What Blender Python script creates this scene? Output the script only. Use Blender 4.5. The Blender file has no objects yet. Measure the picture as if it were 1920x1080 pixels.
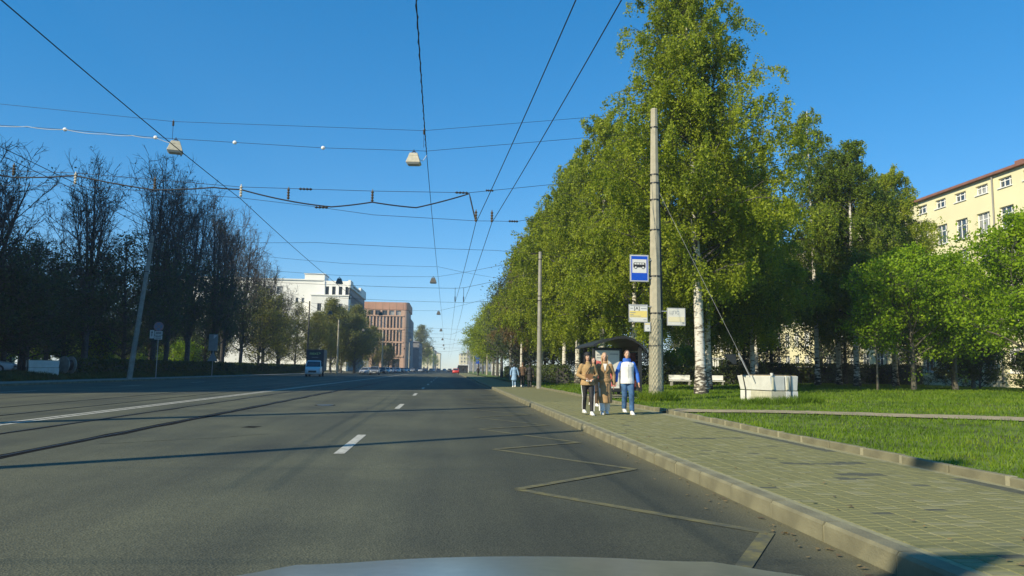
import bpy, bmesh, math, random
import numpy as np
from mathutils import Vector, Matrix

# ------------------------------------------------------------------ camera, sky, sun, exposure
SC = bpy.context.scene
COL = SC.collection
F_PX, ROLL, EYE = 1400.0, math.radians(0.8), 1.35
_y = np.array([-120.0, -152.0, F_PX]); _y /= np.linalg.norm(_y)
_z = np.array([math.sin(ROLL), math.cos(ROLL), 0.0]); _z[2] = -(_z[0]*_y[0]+_z[1]*_y[1])/_y[2]; _z /= np.linalg.norm(_z)
_x = np.cross(_y, _z)
if _x[0] < 0: _x = -_x
_M = np.stack([_x, _y, _z], 1)               # rows: camera right / up / forward in world axes
cam_d = bpy.data.cameras.new('camera'); cam = bpy.data.objects.new('camera', cam_d); COL.objects.link(cam)
cam_d.sensor_width = 36.0; cam_d.lens = F_PX/1920*36.0; cam_d.clip_start = 0.05; cam_d.clip_end = 6000
R3 = Matrix((_M[0], _M[1], -_M[2])).transposed()
cam.matrix_world = Matrix.Translation((0, 0, EYE)) @ R3.to_4x4()
SC.camera = cam

SUN_EL = math.radians(31.0)
SUN_TO = Vector((0.80, 0.60, 0)).normalized()   # horizontal direction in which shadows fall
W = bpy.data.worlds.new('World'); SC.world = W; W.use_nodes = True
nt = W.node_tree
sky = nt.nodes.new('ShaderNodeTexSky'); sky.sky_type = 'NISHITA'; sky.sun_disc = False
sky.sun_elevation = SUN_EL
sky.sun_rotation = math.atan2(-SUN_TO.x, -SUN_TO.y)
sky.altitude = 2000; sky.air_density = 1.0; sky.dust_density = 0.0; sky.ozone_density = 4.0
bg = nt.nodes['Background']; bg.inputs['Strength'].default_value = 0.15
hs = nt.nodes.new('ShaderNodeHueSaturation'); hs.inputs['Saturation'].default_value = 1.71; hs.inputs['Value'].default_value = 1.35
gm = nt.nodes.new('ShaderNodeGamma'); gm.inputs[1].default_value = 0.6
nt.links.new(sky.outputs[0], gm.inputs[0]); nt.links.new(gm.outputs[0], hs.inputs['Color']); nt.links.new(hs.outputs[0], bg.inputs['Color'])
sun_d = bpy.data.lights.new('sun', 'SUN'); sun_d.energy = 4.2; sun_d.angle = math.radians(0.53); sun_d.color = (1.0, 0.89, 0.66)
sun = bpy.data.objects.new('sun', sun_d); COL.objects.link(sun)
_d = Vector((SUN_TO.x*math.cos(SUN_EL), SUN_TO.y*math.cos(SUN_EL), -math.sin(SUN_EL)))
sun.rotation_euler = _d.to_track_quat('-Z', 'Y').to_euler(); sun.location = (-40, -40, 60)
SC.view_settings.view_transform = 'Standard'; SC.view_settings.look = 'None'
SC.view_settings.exposure = 0.65; SC.view_settings.gamma = 1.0; SC.view_settings.use_curve_mapping = False

# ------------------------------------------------------------------ materials
MATS = {}
def mat(name, col, rough=0.8, var=0.15, scale=8.0, metal=0.0, bump=0.0, bscale=None, detail=4.0, col2=None, spec=0.5, emit=None):
    if name in MATS: return MATS[name]
    m = bpy.data.materials.new(name); m.use_nodes = True; t = m.node_tree; N = t.nodes; L = t.links
    p = N['Principled BSDF']
    p.inputs['Roughness'].default_value = rough; p.inputs['Metallic'].default_value = metal
    p.inputs['Specular IOR Level'].default_value = spec
    tc = N.new('ShaderNodeTexCoord'); nz = N.new('ShaderNodeTexNoise')
    nz.inputs['Scale'].default_value = scale; nz.inputs['Detail'].default_value = detail
    L.new(tc.outputs['Object'], nz.inputs['Vector'])
    r = N.new('ShaderNodeValToRGB'); c = col
    lo = tuple(max(0, v*(1-var)) for v in c); hi = tuple(min(1, v*(1+var)) for v in (col2 or c))
    r.color_ramp.elements[0].position = 0.3; r.color_ramp.elements[1].position = 0.7
    r.color_ramp.elements[0].color = (*lo, 1); r.color_ramp.elements[1].color = (*hi, 1)
    L.new(nz.outputs['Fac'], r.inputs['Fac']); L.new(r.outputs['Color'], p.inputs['Base Color'])
    if bump:
        b = N.new('ShaderNodeBump'); b.inputs['Strength'].default_value = bump; b.inputs['Distance'].default_value = 0.02
        n2 = N.new('ShaderNodeTexNoise'); n2.inputs['Scale'].default_value = bscale or scale*4; n2.inputs['Detail'].default_value = 5
        L.new(tc.outputs['Object'], n2.inputs['Vector']); L.new(n2.outputs['Fac'], b.inputs['Height']); L.new(b.outputs['Normal'], p.inputs['Normal'])
    if emit:
        p.inputs['Emission Color'].default_value = (*emit[0], 1); p.inputs['Emission Strength'].default_value = emit[1]
    MATS[name] = m; return m

def leaf_mat(name, stops, trans=0.35, rough=0.55):
    m = bpy.data.materials.new(name); m.use_nodes = True; t = m.node_tree; N = t.nodes; L = t.links
    p = N['Principled BSDF']; p.inputs['Roughness'].default_value = rough; p.inputs['Specular IOR Level'].default_value = 0.3
    g = N.new('ShaderNodeNewGeometry'); r = N.new('ShaderNodeValToRGB')
    el = r.color_ramp.elements
    el[0].position = 0; el[0].color = (*stops[0], 1); el[1].position = 1; el[1].color = (*stops[-1], 1)
    for i, s in enumerate(stops[1:-1]): e = el.new((i+1)/(len(stops)-1)); e.color = (*s, 1)
    tc = N.new('ShaderNodeTexCoord'); nz = N.new('ShaderNodeTexNoise'); nz.inputs['Scale'].default_value = 0.45
    L.new(tc.outputs['Object'], nz.inputs['Vector'])
    mx = N.new('ShaderNodeMath'); mx.operation = 'MULTIPLY_ADD'; mx.inputs[1].default_value = 0.55
    ms = N.new('ShaderNodeMath'); ms.operation = 'MULTIPLY_ADD'; ms.inputs[1].default_value = 1.6; ms.inputs[2].default_value = -0.57
    L.new(nz.outputs['Fac'], ms.inputs[0]); L.new(g.outputs['Random Per Island'], mx.inputs[0]); L.new(ms.outputs[0], mx.inputs[2])
    L.new(mx.outputs[0], r.inputs['Fac']); L.new(r.outputs['Color'], p.inputs['Base Color'])
    tr = N.new('ShaderNodeBsdfTranslucent'); L.new(r.outputs['Color'], tr.inputs['Color'])
    ms2 = N.new('ShaderNodeMixShader'); ms2.inputs[0].default_value = trans
    L.new(p.outputs[0], ms2.inputs[1]); L.new(tr.outputs[0], ms2.inputs[2])
    L.new(ms2.outputs[0], N['Material Output'].inputs['Surface'])
    MATS[name] = m; return m

def asphalt_mat():
    m = bpy.data.materials.new('asphalt'); m.use_nodes = True; t = m.node_tree; N = t.nodes; L = t.links
    p = N['Principled BSDF']; p.inputs['Roughness'].default_value = 0.82; p.inputs['Specular IOR Level'].default_value = 0.35
    tc = N.new('ShaderNodeTexCoord')
    v = N.new('ShaderNodeTexVoronoi'); v.inputs['Scale'].default_value = 55; L.new(tc.outputs['Object'], v.inputs['Vector'])
    n1 = N.new('ShaderNodeTexNoise'); n1.inputs['Scale'].default_value = 90; n1.inputs['Detail'].default_value = 3; L.new(tc.outputs['Object'], n1.inputs['Vector'])
    mp = N.new('ShaderNodeMapping'); mp.inputs['Scale'].default_value = (0.9, 0.05, 1); L.new(tc.outputs['Object'], mp.inputs['Vector'])
    n2 = N.new('ShaderNodeTexNoise'); n2.inputs['Scale'].default_value = 1.0; n2.inputs['Detail'].default_value = 5; L.new(mp.outputs[0], n2.inputs['Vector'])
    n3 = N.new('ShaderNodeTexNoise'); n3.inputs['Scale'].default_value = 0.35; n3.inputs['Detail'].default_value = 6; L.new(tc.outputs['Object'], n3.inputs['Vector'])
    r1 = N.new('ShaderNodeValToRGB'); e = r1.color_ramp.elements
    e[0].position = 0.32; e[0].color = (0.042, 0.046, 0.030, 1); e[1].position = 0.70; e[1].color = (0.088, 0.092, 0.062, 1)
    sp = N.new('ShaderNodeMix'); sp.data_type = 'RGBA'; sp.blend_type = 'MIX'; sp.inputs['Factor'].default_value = 0.5
    L.new(n1.outputs['Fac'], r1.inputs['Fac'])
    rv = N.new('ShaderNodeValToRGB'); e = rv.color_ramp.elements
    e[0].color = (0.027, 0.030, 0.021, 1); e[1].color = (0.118, 0.120, 0.083, 1)
    L.new(v.outputs['Color'], rv.inputs['Fac'])
    L.new(r1.outputs['Color'], sp.inputs['A']); L.new(rv.outputs['Color'], sp.inputs['B'])
    r2 = N.new('ShaderNodeValToRGB'); e = r2.color_ramp.elements
    e[0].position = 0.34; e[0].color = (0.80, 0.81, 0.84, 1); e[1].position = 0.66; e[1].color = (1.28, 1.27, 1.20, 1)
    r3 = N.new('ShaderNodeValToRGB'); e = r3.color_ramp.elements
    e[0].position = 0.36; e[0].color = (0.80, 0.82, 0.84, 1); e[1].position = 0.60; e[1].color = (1.16, 1.15, 1.10, 1)
    L.new(n2.outputs['Fac'], r2.inputs['Fac']); L.new(n3.outputs['Fac'], r3.inputs['Fac'])
    m1 = N.new('ShaderNodeMix'); m1.data_type = 'RGBA'; m1.blend_type = 'MULTIPLY'; m1.inputs['Factor'].default_value = 1
    m2 = N.new('ShaderNodeMix'); m2.data_type = 'RGBA'; m2.blend_type = 'MULTIPLY'; m2.inputs['Factor'].default_value = 1
    L.new(sp.outputs['Result'], m1.inputs['A']); L.new(r2.outputs['Color'], m1.inputs['B'])
    L.new(m1.outputs['Result'], m2.inputs['A']); L.new(r3.outputs['Color'], m2.inputs['B'])
    sx = N.new('ShaderNodeSeparateXYZ'); L.new(tc.outputs['Object'], sx.inputs[0])
    # asphalt turns darker across the bus lane
    wv = N.new('ShaderNodeMath'); wv.operation = 'MULTIPLY_ADD'; wv.inputs[1].default_value = 1.6; L.new(n3.outputs['Fac'], wv.inputs[0]); L.new(sx.outputs['X'], wv.inputs[2])
    md = N.new('ShaderNodeMapRange'); md.inputs['From Min'].default_value = 0.2; md.inputs['From Max'].default_value = 2.0; md.inputs['To Min'].default_value = 1.08; md.inputs['To Max'].default_value = 0.80; md.interpolation_type = 'SMOOTHSTEP'
    L.new(wv.outputs[0], md.inputs['Value'])
    m0 = N.new('ShaderNodeMix'); m0.data_type = 'RGBA'; m0.blend_type = 'MULTIPLY'; m0.inputs['Factor'].default_value = 1
    L.new(m2.outputs['Result'], m0.inputs['A']); L.new(md.outputs[0], m0.inputs['B']); m2 = m0
    # sand blown against the right kerb
    mr = N.new('ShaderNodeMapRange'); mr.inputs['From Min'].default_value = 2.35; mr.inputs['From Max'].default_value = 3.1; mr.interpolation_type = 'SMOOTHSTEP'
    L.new(sx.outputs['X'], mr.inputs['Value'])
    mm = N.new('ShaderNodeMath'); mm.operation = 'MULTIPLY'; L.new(mr.outputs[0], mm.inputs[0]); L.new(n1.outputs['Fac'], mm.inputs[1])
    m3 = N.new('ShaderNodeMix'); m3.data_type = 'RGBA'; L.new(mm.outputs[0], m3.inputs['Factor'])
    L.new(m2.outputs['Result'], m3.inputs['A']); m3.inputs['B'].default_value = (0.20, 0.18, 0.095, 1)
    L.new(m3.outputs['Result'], p.inputs['Base Color'])
    b = N.new('ShaderNodeBump'); b.inputs['Strength'].default_value = 0.5; b.inputs['Distance'].default_value = 0.010
    L.new(v.outputs['Distance'], b.inputs['Height']); L.new(b.outputs['Normal'], p.inputs['Normal'])
    MATS['asphalt'] = m; return m

def worn_mat(name, paint, base, thr=0.5, scale=9):
    m = bpy.data.materials.new(name); m.use_nodes = True; t = m.node_tree; N = t.nodes; L = t.links
    p = N['Principled BSDF']; p.inputs['Roughness'].default_value = 0.75
    tc = N.new('ShaderNodeTexCoord'); nz = N.new('ShaderNodeTexNoise'); nz.inputs['Scale'].default_value = scale; nz.inputs['Detail'].default_value = 8; nz.inputs['Roughness'].default_value = 0.75
    L.new(tc.outputs['Object'], nz.inputs['Vector'])
    r = N.new('ShaderNodeValToRGB'); e = r.color_ramp.elements
    e[0].position = thr-0.1; e[0].color = (*base, 1); e[1].position = thr+0.1; e[1].color = (*paint, 1)
    L.new(nz.outputs['Fac'], r.inputs['Fac']); L.new(r.outputs['Color'], p.inputs['Base Color'])
    MATS[name] = m; return m

def birch_mat():
    m = bpy.data.materials.new('birch_bark'); m.use_nodes = True; t = m.node_tree; N = t.nodes; L = t.links
    p = N['Principled BSDF']; p.inputs['Roughness'].default_value = 0.8
    tc = N.new('ShaderNodeTexCoord'); mp = N.new('ShaderNodeMapping'); mp.inputs['Scale'].default_value = (2.2, 2.2, 7.5)
    L.new(tc.outputs['Object'], mp.inputs['Vector'])
    nz = N.new('ShaderNodeTexNoise'); nz.inputs['Scale'].default_value = 1.3; nz.inputs['Detail'].default_value = 6; nz.inputs['Roughness'].default_value = 0.65
    L.new(mp.outputs[0], nz.inputs['Vector'])
    sx = N.new('ShaderNodeSeparateXYZ'); L.new(tc.outputs['Object'], sx.inputs[0])
    mr = N.new('ShaderNodeMapRange'); mr.inputs['From Min'].default_value = 0.2; mr.inputs['From Max'].default_value = 2.4; mr.inputs['To Min'].default_value = -0.16; mr.inputs['To Max'].default_value = 0.0
    L.new(sx.outputs['Z'], mr.inputs['Value'])
    ad = N.new('ShaderNodeMath'); ad.operation = 'ADD'; L.new(nz.outputs['Fac'], ad.inputs[0]); L.new(mr.outputs[0], ad.inputs[1])
    r = N.new('ShaderNodeValToRGB'); e = r.color_ramp.elements
    e[0].position = 0.34; e[0].color = (0.035, 0.03, 0.025, 1); e[1].position = 0.47; e[1].color = (0.62, 0.60, 0.54, 1)
    k = e.new(0.40); k.color = (0.22, 0.19, 0.14, 1)
    L.new(ad.outputs[0], r.inputs['Fac']); L.new(r.outputs['Color'], p.inputs['Base Color'])
    MATS['birch_bark'] = m; return m

asphalt_mat(); birch_mat()
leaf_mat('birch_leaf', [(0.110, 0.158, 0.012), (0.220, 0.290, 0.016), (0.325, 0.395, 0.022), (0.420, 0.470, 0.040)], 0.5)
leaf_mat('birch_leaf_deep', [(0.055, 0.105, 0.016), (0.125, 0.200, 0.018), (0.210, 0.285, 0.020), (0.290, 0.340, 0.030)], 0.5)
leaf_mat('birch_leaf_bronze', [(0.16, 0.11, 0.045), (0.24, 0.17, 0.065), (0.24, 0.20, 0.06)], 0.35)
leaf_mat('lime_leaf', [(0.095, 0.185, 0.006), (0.185, 0.315, 0.008), (0.270, 0.415, 0.010), (0.340, 0.460, 0.016)], 0.5)
leaf_mat('dark_leaf', [(0.038, 0.062, 0.030), (0.064, 0.100, 0.036), (0.105, 0.145, 0.040)], 0.4)
leaf_mat('olive_leaf', [(0.120, 0.130, 0.035), (0.200, 0.205, 0.045), (0.255, 0.275, 0.045)], 0.4)
leaf_mat('spruce_needle', [(0.016, 0.034, 0.024), (0.034, 0.058, 0.036), (0.060, 0.085, 0.050)], 0.1)
leaf_mat('blue_spruce_needle', [(0.060, 0.080, 0.045), (0.120, 0.140, 0.08), (0.18, 0.20, 0.12)], 0.1)
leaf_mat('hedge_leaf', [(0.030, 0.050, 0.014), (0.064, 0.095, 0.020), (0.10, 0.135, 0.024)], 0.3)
leaf_mat('grass_blade', [(0.060, 0.115, 0.006), (0.105, 0.190, 0.008), (0.150, 0.250, 0.010), (0.21, 0.275, 0.022)], 0.4)
worn_mat('white_paint', (0.50, 0.49, 0.42), (0.10, 0.10, 0.075), 0.42)
worn_mat('yellow_paint', (0.175, 0.155, 0.055), (0.082, 0.083, 0.054), 0.51, 5)
mat('sand_strip', (0.26, 0.235, 0.15), 0.95, 0.3, 20)
mat('kerb_stone', (0.172, 0.162, 0.098), 0.9, 0.35, 2.2, bump=0.4, bscale=60)
mat('kerb_mortar', (0.30, 0.28, 0.18), 0.9, 0.1, 20)
mat('paver', (0.172, 0.170, 0.068), 0.88, 0.16, 9, bump=0.3, bscale=120)
mat('paver_dark', (0.075, 0.080, 0.052), 0.9, 0.2, 9)
mat('paver_light', (0.205, 0.200, 0.10), 0.9, 0.15, 9)
mat('paver_bed', (0.27, 0.26, 0.145), 0.95, 0.2, 14)
mat('lawn', (0.070, 0.098, 0.008), 0.95, 0.4, 1.2, col2=(0.10, 0.150, 0.012), bump=0.5, bscale=30, detail=8)
mat('soil', (0.33, 0.275, 0.165), 0.95, 0.3, 3, bump=0.3, detail=8)
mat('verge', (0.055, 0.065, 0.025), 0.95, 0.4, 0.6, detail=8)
mat('old_pavement', (0.22, 0.21, 0.17), 0.95, 0.25, 1.5, detail=8)
mat('terrain', (0.09, 0.10, 0.05), 0.95, 0.3, 0.05, detail=8)
mat('tar', (0.012, 0.012, 0.012), 0.97, 0.3, 6, spec=0.05)
mat('steel', (0.14, 0.13, 0.12), 0.35, 0.3, 12, metal=0.8)
mat('concrete', (0.37, 0.34, 0.25), 0.9, 0.12, 5, bump=0.25, bscale=50)
mat('concrete_old', (0.27, 0.265, 0.235), 0.9, 0.2, 3, bump=0.25, bscale=50)
mat('white_concrete', (0.64, 0.645, 0.60), 0.85, 0.08, 4, bump=0.2, bscale=40)
mat('stained_concrete', (0.46, 0.45, 0.34), 0.85, 0.15, 5, bump=0.2, bscale=40)
mat('black_metal', (0.022, 0.024, 0.025), 0.45, 0.2, 8)
mat('wire', (0.012, 0.013, 0.015), 0.6, 0.1, 5)
mat('white_cable', (0.62, 0.62, 0.60), 0.5, 0.1, 5)
mat('insulator', (0.10, 0.075, 0.045), 0.35, 0.25, 30)
mat('insulator_pale', (0.58, 0.52, 0.40), 0.4, 0.2, 30)
mat('bark', (0.075, 0.073, 0.068), 0.95, 0.4, 6, bump=0.8, bscale=25)
mat('bark_grey', (0.12, 0.11, 0.08), 0.95, 0.35, 6, bump=0.7, bscale=25)
mat('twig', (0.062, 0.060, 0.055), 0.9, 0.3, 6)
mat('sign_blue', (0.006, 0.07, 0.50), 0.35, 0.03, 4)
mat('sign_white', (0.66, 0.66, 0.63), 0.4, 0.03, 4)
mat('sign_yellow', (0.74, 0.60, 0.20), 0.45, 0.05, 4)
mat('sign_grey', (0.35, 0.36, 0.36), 0.45, 0.1, 4, metal=0.3)
mat('sign_back', (0.30, 0.33, 0.34), 0.4, 0.1, 4, metal=0.4)
mat('sign_black', (0.02, 0.02, 0.022), 0.5, 0.05, 4)
mat('faded_red', (0.36, 0.20, 0.19), 0.5, 0.1, 4)
mat('faded_blue', (0.20, 0.23, 0.32), 0.5, 0.1, 4)
mat('sign_red', (0.50, 0.025, 0.03), 0.4, 0.06, 4)
mat('poster_red', (0.66, 0.12, 0.10), 0.35, 0.25, 5, col2=(0.75, 0.22, 0.18))
mat('poster_white', (0.64, 0.63, 0.57), 0.35, 0.05, 5)
mat('glass_dark', (0.03, 0.035, 0.04), 0.08, 0.2, 2, spec=0.8)
mat('glass_pane', (0.055, 0.075, 0.095), 0.06, 0.5, 0.5, spec=0.9)
mat('curtain', (0.30, 0.31, 0.30), 0.25, 0.3, 2, spec=0.7)
mat('yellow_wall', (0.73, 0.68, 0.43), 0.9, 0.05, 0.4, detail=8)
mat('cream_wall', (0.68, 0.62, 0.42), 0.9, 0.05, 0.4)
mat('red_eave', (0.24, 0.11, 0.075), 0.7, 0.15, 2)
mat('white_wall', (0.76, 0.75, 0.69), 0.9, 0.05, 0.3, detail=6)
mat('white_frame', (0.80, 0.80, 0.77), 0.5, 0.05, 3)
mat('wood_frame', (0.20, 0.15, 0.09), 0.6, 0.2, 8)
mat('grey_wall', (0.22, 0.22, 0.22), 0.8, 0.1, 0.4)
mat('terracotta', (0.44, 0.235, 0.15), 0.8, 0.10, 0.3, detail=6)
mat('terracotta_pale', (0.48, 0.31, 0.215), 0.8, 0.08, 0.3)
mat('roof_metal', (0.25, 0.24, 0.22), 0.5, 0.15, 0.6)
mat('skin', (0.52, 0.32, 0.22), 0.55, 0.06, 12)
mat('lips', (0.35, 0.12, 0.10), 0.5, 0.05, 5)
mat('eye', (0.02, 0.015, 0.012), 0.2, 0.1, 5)
mat('hair_dark', (0.018, 0.012, 0.010), 0.5, 0.3, 40)
mat('hair_blond', (0.42, 0.28, 0.15), 0.5, 0.25, 40)
mat('hair_brown', (0.10, 0.055, 0.03), 0.5, 0.25, 40)
mat('tan_cloth', (0.36, 0.235, 0.105), 0.85, 0.12, 14, bump=0.3, bscale=25)
mat('camel_cloth', (0.34, 0.215, 0.10), 0.85, 0.10, 10, bump=0.25, bscale=20)
mat('brown_cloth', (0.10, 0.06, 0.035), 0.85, 0.15, 10)
mat('black_cloth', (0.014, 0.014, 0.016), 0.7, 0.25, 10)
mat('white_cloth', (0.72, 0.71, 0.68), 0.8, 0.04, 10, bump=0.3, bscale=18)
mat('blue_cloth', (0.030, 0.130, 0.52), 0.8, 0.12, 12)
mat('jeans', (0.026, 0.075, 0.165), 0.9, 0.35, 7, col2=(0.045, 0.11, 0.22))
mat('pale_blue_cloth', (0.24, 0.38, 0.56), 0.85, 0.1, 10)
mat('white_shoe', (0.74, 0.73, 0.70), 0.6, 0.04, 10)
mat('leather_brown', (0.22, 0.11, 0.045), 0.5, 0.15, 14)
mat('tyre', (0.018, 0.018, 0.018), 0.85, 0.2, 10)
mat('rim', (0.40, 0.40, 0.40), 0.35, 0.1, 10, metal=0.8)
mat('lamp_housing', (0.46, 0.43, 0.33), 0.7, 0.15, 8)
mat('lamp_housing_dark', (0.10, 0.10, 0.09), 0.7, 0.15, 8)
mat('lamp_glass', (0.55, 0.56, 0.54), 0.2, 0.05, 8)
mat('headlight', (0.75, 0.76, 0.78), 0.1, 0.05, 8)
mat('hood_paint', (0.40, 0.40, 0.34), 0.30, 0.08, 30, metal=0.75)
for n, c in (('car_white', (0.70, 0.71, 0.72)), ('car_grey', (0.20, 0.22, 0.24)), ('car_silver', (0.42, 0.44, 0.46)), ('car_black', (0.025, 0.028, 0.03)), ('car_red', (0.55, 0.04, 0.03)), ('car_blue', (0.04, 0.08, 0.18))):
    mat(n, c, 0.3, 0.03, 3, spec=0.6)
mat('truck_box', (0.028, 0.034, 0.040), 0.5, 0.15, 2)
mat('truck_side', (0.085, 0.09, 0.095), 0.6, 0.15, 2)
mat('logo_green', (0.45, 0.60, 0.20), 0.5, 0.05, 4)

# ------------------------------------------------------------------ mesh helpers
def put(o, parent=None):
    COL.objects.link(o)
    if parent: o.parent = parent
    return o
def tag(o, label=None, cat=None, group=None, kind=None):
    if label: o['label'] = label
    if cat: o['category'] = cat
    if group: o['group'] = group
    if kind: o['kind'] = kind
    return o
def thing(name, label, cat, loc=(0, 0, 0), rz=0.0, group=None):
    o = bpy.data.objects.new(name, None); o.location = loc; o.rotation_euler = (0, 0, rz); o.empty_display_size = 0.2
    return tag(put(o), label, cat, group)
def np_mesh(name, V, Q, m, parent=None, smooth=False, k=None):
    V = np.asarray(V, dtype=np.float32).reshape(-1, 3); Q = np.asarray(Q, dtype=np.int32); k = Q.shape[1]
    me = bpy.data.meshes.new(name)
    me.vertices.add(len(V)); me.vertices.foreach_set('co', V.ravel())
    me.loops.add(Q.size); me.loops.foreach_set('vertex_index', Q.ravel())
    me.polygons.add(len(Q)); me.polygons.foreach_set('loop_start', np.arange(0, Q.size, k, dtype=np.int32))
    if smooth: me.polygons.foreach_set('use_smooth', np.ones(len(Q), dtype=bool))
    me.update(calc_edges=True); me.materials.append(MATS[m])
    return put(bpy.data.objects.new(name, me), parent)
def copy_tree(o, parent=None, loc=None, rz=None, scale=None):
    c = o.copy(); COL.objects.link(c); c.parent = parent
    if loc is not None: c.location = loc
    if rz is not None: c.rotation_euler = (0, 0, rz)
    if scale is not None: c.scale = scale if hasattr(scale, '__len__') else (scale,)*3
    for ch in o.children: copy_tree(ch, c)
    return c

class MB:
    def __init__(s): s.v = []; s.f = []
    def add(s, vs, fs):
        b = len(s.v); s.v += [tuple(p) for p in vs]; s.f += [tuple(i+b for i in q) for q in fs]; return s
    def box(s, x0, x1, y0, y1, z0, z1):
        return s.add([(x0,y0,z0),(x1,y0,z0),(x1,y1,z0),(x0,y1,z0),(x0,y0,z1),(x1,y0,z1),(x1,y1,z1),(x0,y1,z1)],
                     [(0,3,2,1),(4,5,6,7),(0,1,5,4),(1,2,6,5),(2,3,7,6),(3,0,4,7)])
    def frustum(s, r0, z0, r1, z1):    # rects (x0,x1,y0,y1)
        a, b, c, d = r0; e, f, g, h = r1
        return s.add([(a,c,z0),(b,c,z0),(b,d,z0),(a,d,z0),(e,g,z1),(f,g,z1),(f,h,z1),(e,h,z1)],
                     [(0,3,2,1),(4,5,6,7),(0,1,5,4),(1,2,6,5),(2,3,7,6),(3,0,4,7)])
    def tube(s, pts, rad, n=8, cap=True, ell=None):
        pts = [Vector(p) for p in pts]
        if not hasattr(rad, '__len__'): rad = [rad]*len(pts)
        b = len(s.v)
        d0 = (pts[-1]-pts[0]).normalized() if (pts[-1]-pts[0]).length > 1e-6 else Vector((0, 0, 1))
        ref = Vector((1, 0, 0)) if abs(d0.x) < 0.75 else Vector((0, 1, 0))
        for i, p in enumerate(pts):
            d = (pts[min(i+1, len(pts)-1)]-pts[max(i-1, 0)])
            d = d.normalized() if d.length > 1e-9 else d0
            u = (ref - d*ref.dot(d)).normalized(); w = d.cross(u)
            r = rad[i]; ru, rw = (r if hasattr(r, '__len__') else (r, r))
            for k in range(n):
                a = 2*math.pi*k/n; s.v.append(tuple(p + u*(ru*math.cos(a)) + w*(rw*math.sin(a))))
        for i in range(len(pts)-1):
            for k in range(n):
                s.f.append((b+i*n+k, b+i*n+(k+1) % n, b+(i+1)*n+(k+1) % n, b+(i+1)*n+k))
        if cap:
            s.f.append(tuple(b+k for k in reversed(range(n)))); e = b+(len(pts)-1)*n; s.f.append(tuple(e+k for k in range(n)))
        return s
    def ball(s, c, r, n=12, m=8):
        r = r if hasattr(r, '__len__') else (r, r, r); b = len(s.v)
        s.v.append((c[0], c[1], c[2]-r[2]))
        for i in range(1, m):
            t = math.pi*i/m
            for k in range(n):
                a = 2*math.pi*k/n; s.v.append((c[0]+r[0]*math.sin(t)*math.cos(a), c[1]+r[1]*math.sin(t)*math.sin(a), c[2]-r[2]*math.cos(t)))
        s.v.append((c[0], c[1], c[2]+r[2])); e = len(s.v)-1
        for k in range(n):
            s.f.append((b, b+1+(k+1) % n, b+1+k)); s.f.append((e, b+1+(m-2)*n+k, b+1+(m-2)*n+(k+1) % n))
        for i in range(m-2):
            for k in range(n):
                q = b+1+i*n; s.f.append((q+k, q+(k+1) % n, q+n+(k+1) % n, q+n+k))
        return s
    def disc(s, c, r, axis='y', n=20, t=0.01):
        ax = {'x': Vector((1, 0, 0)), 'y': Vector((0, 1, 0)), 'z': Vector((0, 0, 1))}[axis]
        c = Vector(c); return s.tube([c-ax*t/2, c+ax*t/2], r, n)
    def prism(s, poly, y0, y1):         # polygon in xz, extruded along y
        n = len(poly); vs = [(x, y0, z) for x, z in poly]+[(x, y1, z) for x, z in poly]
        return s.add(vs, [tuple(range(n)), tuple(range(2*n-1, n-1, -1))]+[(i, i+n, (i+1) % n+n, (i+1) % n) for i in range(n)])
    def loft(s, rings, cap=True):
        n = len(rings[0]); b = len(s.v)
        for r in rings: s.v += [tuple(p) for p in r]
        for i in range(len(rings)-1):
            for k in range(n): s.f.append((b+i*n+k, b+i*n+(k+1) % n, b+(i+1)*n+(k+1) % n, b+(i+1)*n+k))
        if cap:
            s.f.append(tuple(b+k for k in reversed(range(n)))); e = b+(len(rings)-1)*n; s.f.append(tuple(e+k for k in range(n)))
        return s
    def mesh(s, name, m, smooth=False, bevel=0.0):
        me = bpy.data.meshes.new(name); me.from_pydata(s.v, [], s.f)
        bm = bmesh.new(); bm.from_mesh(me); bmesh.ops.recalc_face_normals(bm, faces=bm.faces)
        if bevel: bmesh.ops.bevel(bm, geom=list(bm.edges), offset=bevel, segments=1, affect='EDGES', profile=0.5)
        bm.to_mesh(me); bm.free()
        if smooth:
            for p in me.polygons: p.use_smooth = True
        me.materials.append(MATS[m]); return me
    def build(s, name, m, parent=None, smooth=False, bevel=0.0):
        return put(bpy.data.objects.new(name, s.mesh(name, m, smooth, bevel)), parent)

def text_mesh(txt, size, m, name, parent, loc, rot, depth=0.003):
    cu = bpy.data.curves.new(name, 'FONT'); cu.body = txt; cu.size = size; cu.extrude = depth; cu.align_x = 'CENTER'; cu.align_y = 'CENTER'
    tmp = bpy.data.objects.new(name, cu); COL.objects.link(tmp)
    dg = bpy.context.evaluated_depsgraph_get(); me = bpy.data.meshes.new_from_object(tmp.evaluated_get(dg))
    COL.objects.unlink(tmp); bpy.data.objects.remove(tmp)
    me.materials.clear(); me.materials.append(MATS[m])
    o = put(bpy.data.objects.new(name, me), parent); o.location = loc; o.rotation_euler = rot; return o

def remeshed(mb, name, m, parent, voxel=0.012, smooth=3):
    me = mb.mesh(name, m); o = bpy.data.objects.new(name, me); COL.objects.link(o)
    r = o.modifiers.new('r', 'REMESH'); r.mode = 'VOXEL'; r.voxel_size = voxel; r.use_smooth_shade = True
    s = o.modifiers.new('s', 'SMOOTH'); s.iterations = smooth; s.factor = 0.5
    dg = bpy.context.evaluated_depsgraph_get(); me2 = bpy.data.meshes.new_from_object(o.evaluated_get(dg))
    o.modifiers.clear(); o.data = me2; me2.name = name
    if not me2.materials: me2.materials.append(MATS[m])
    for p in me2.polygons: p.use_smooth = True
    if parent: o.parent = parent
    return o

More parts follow.
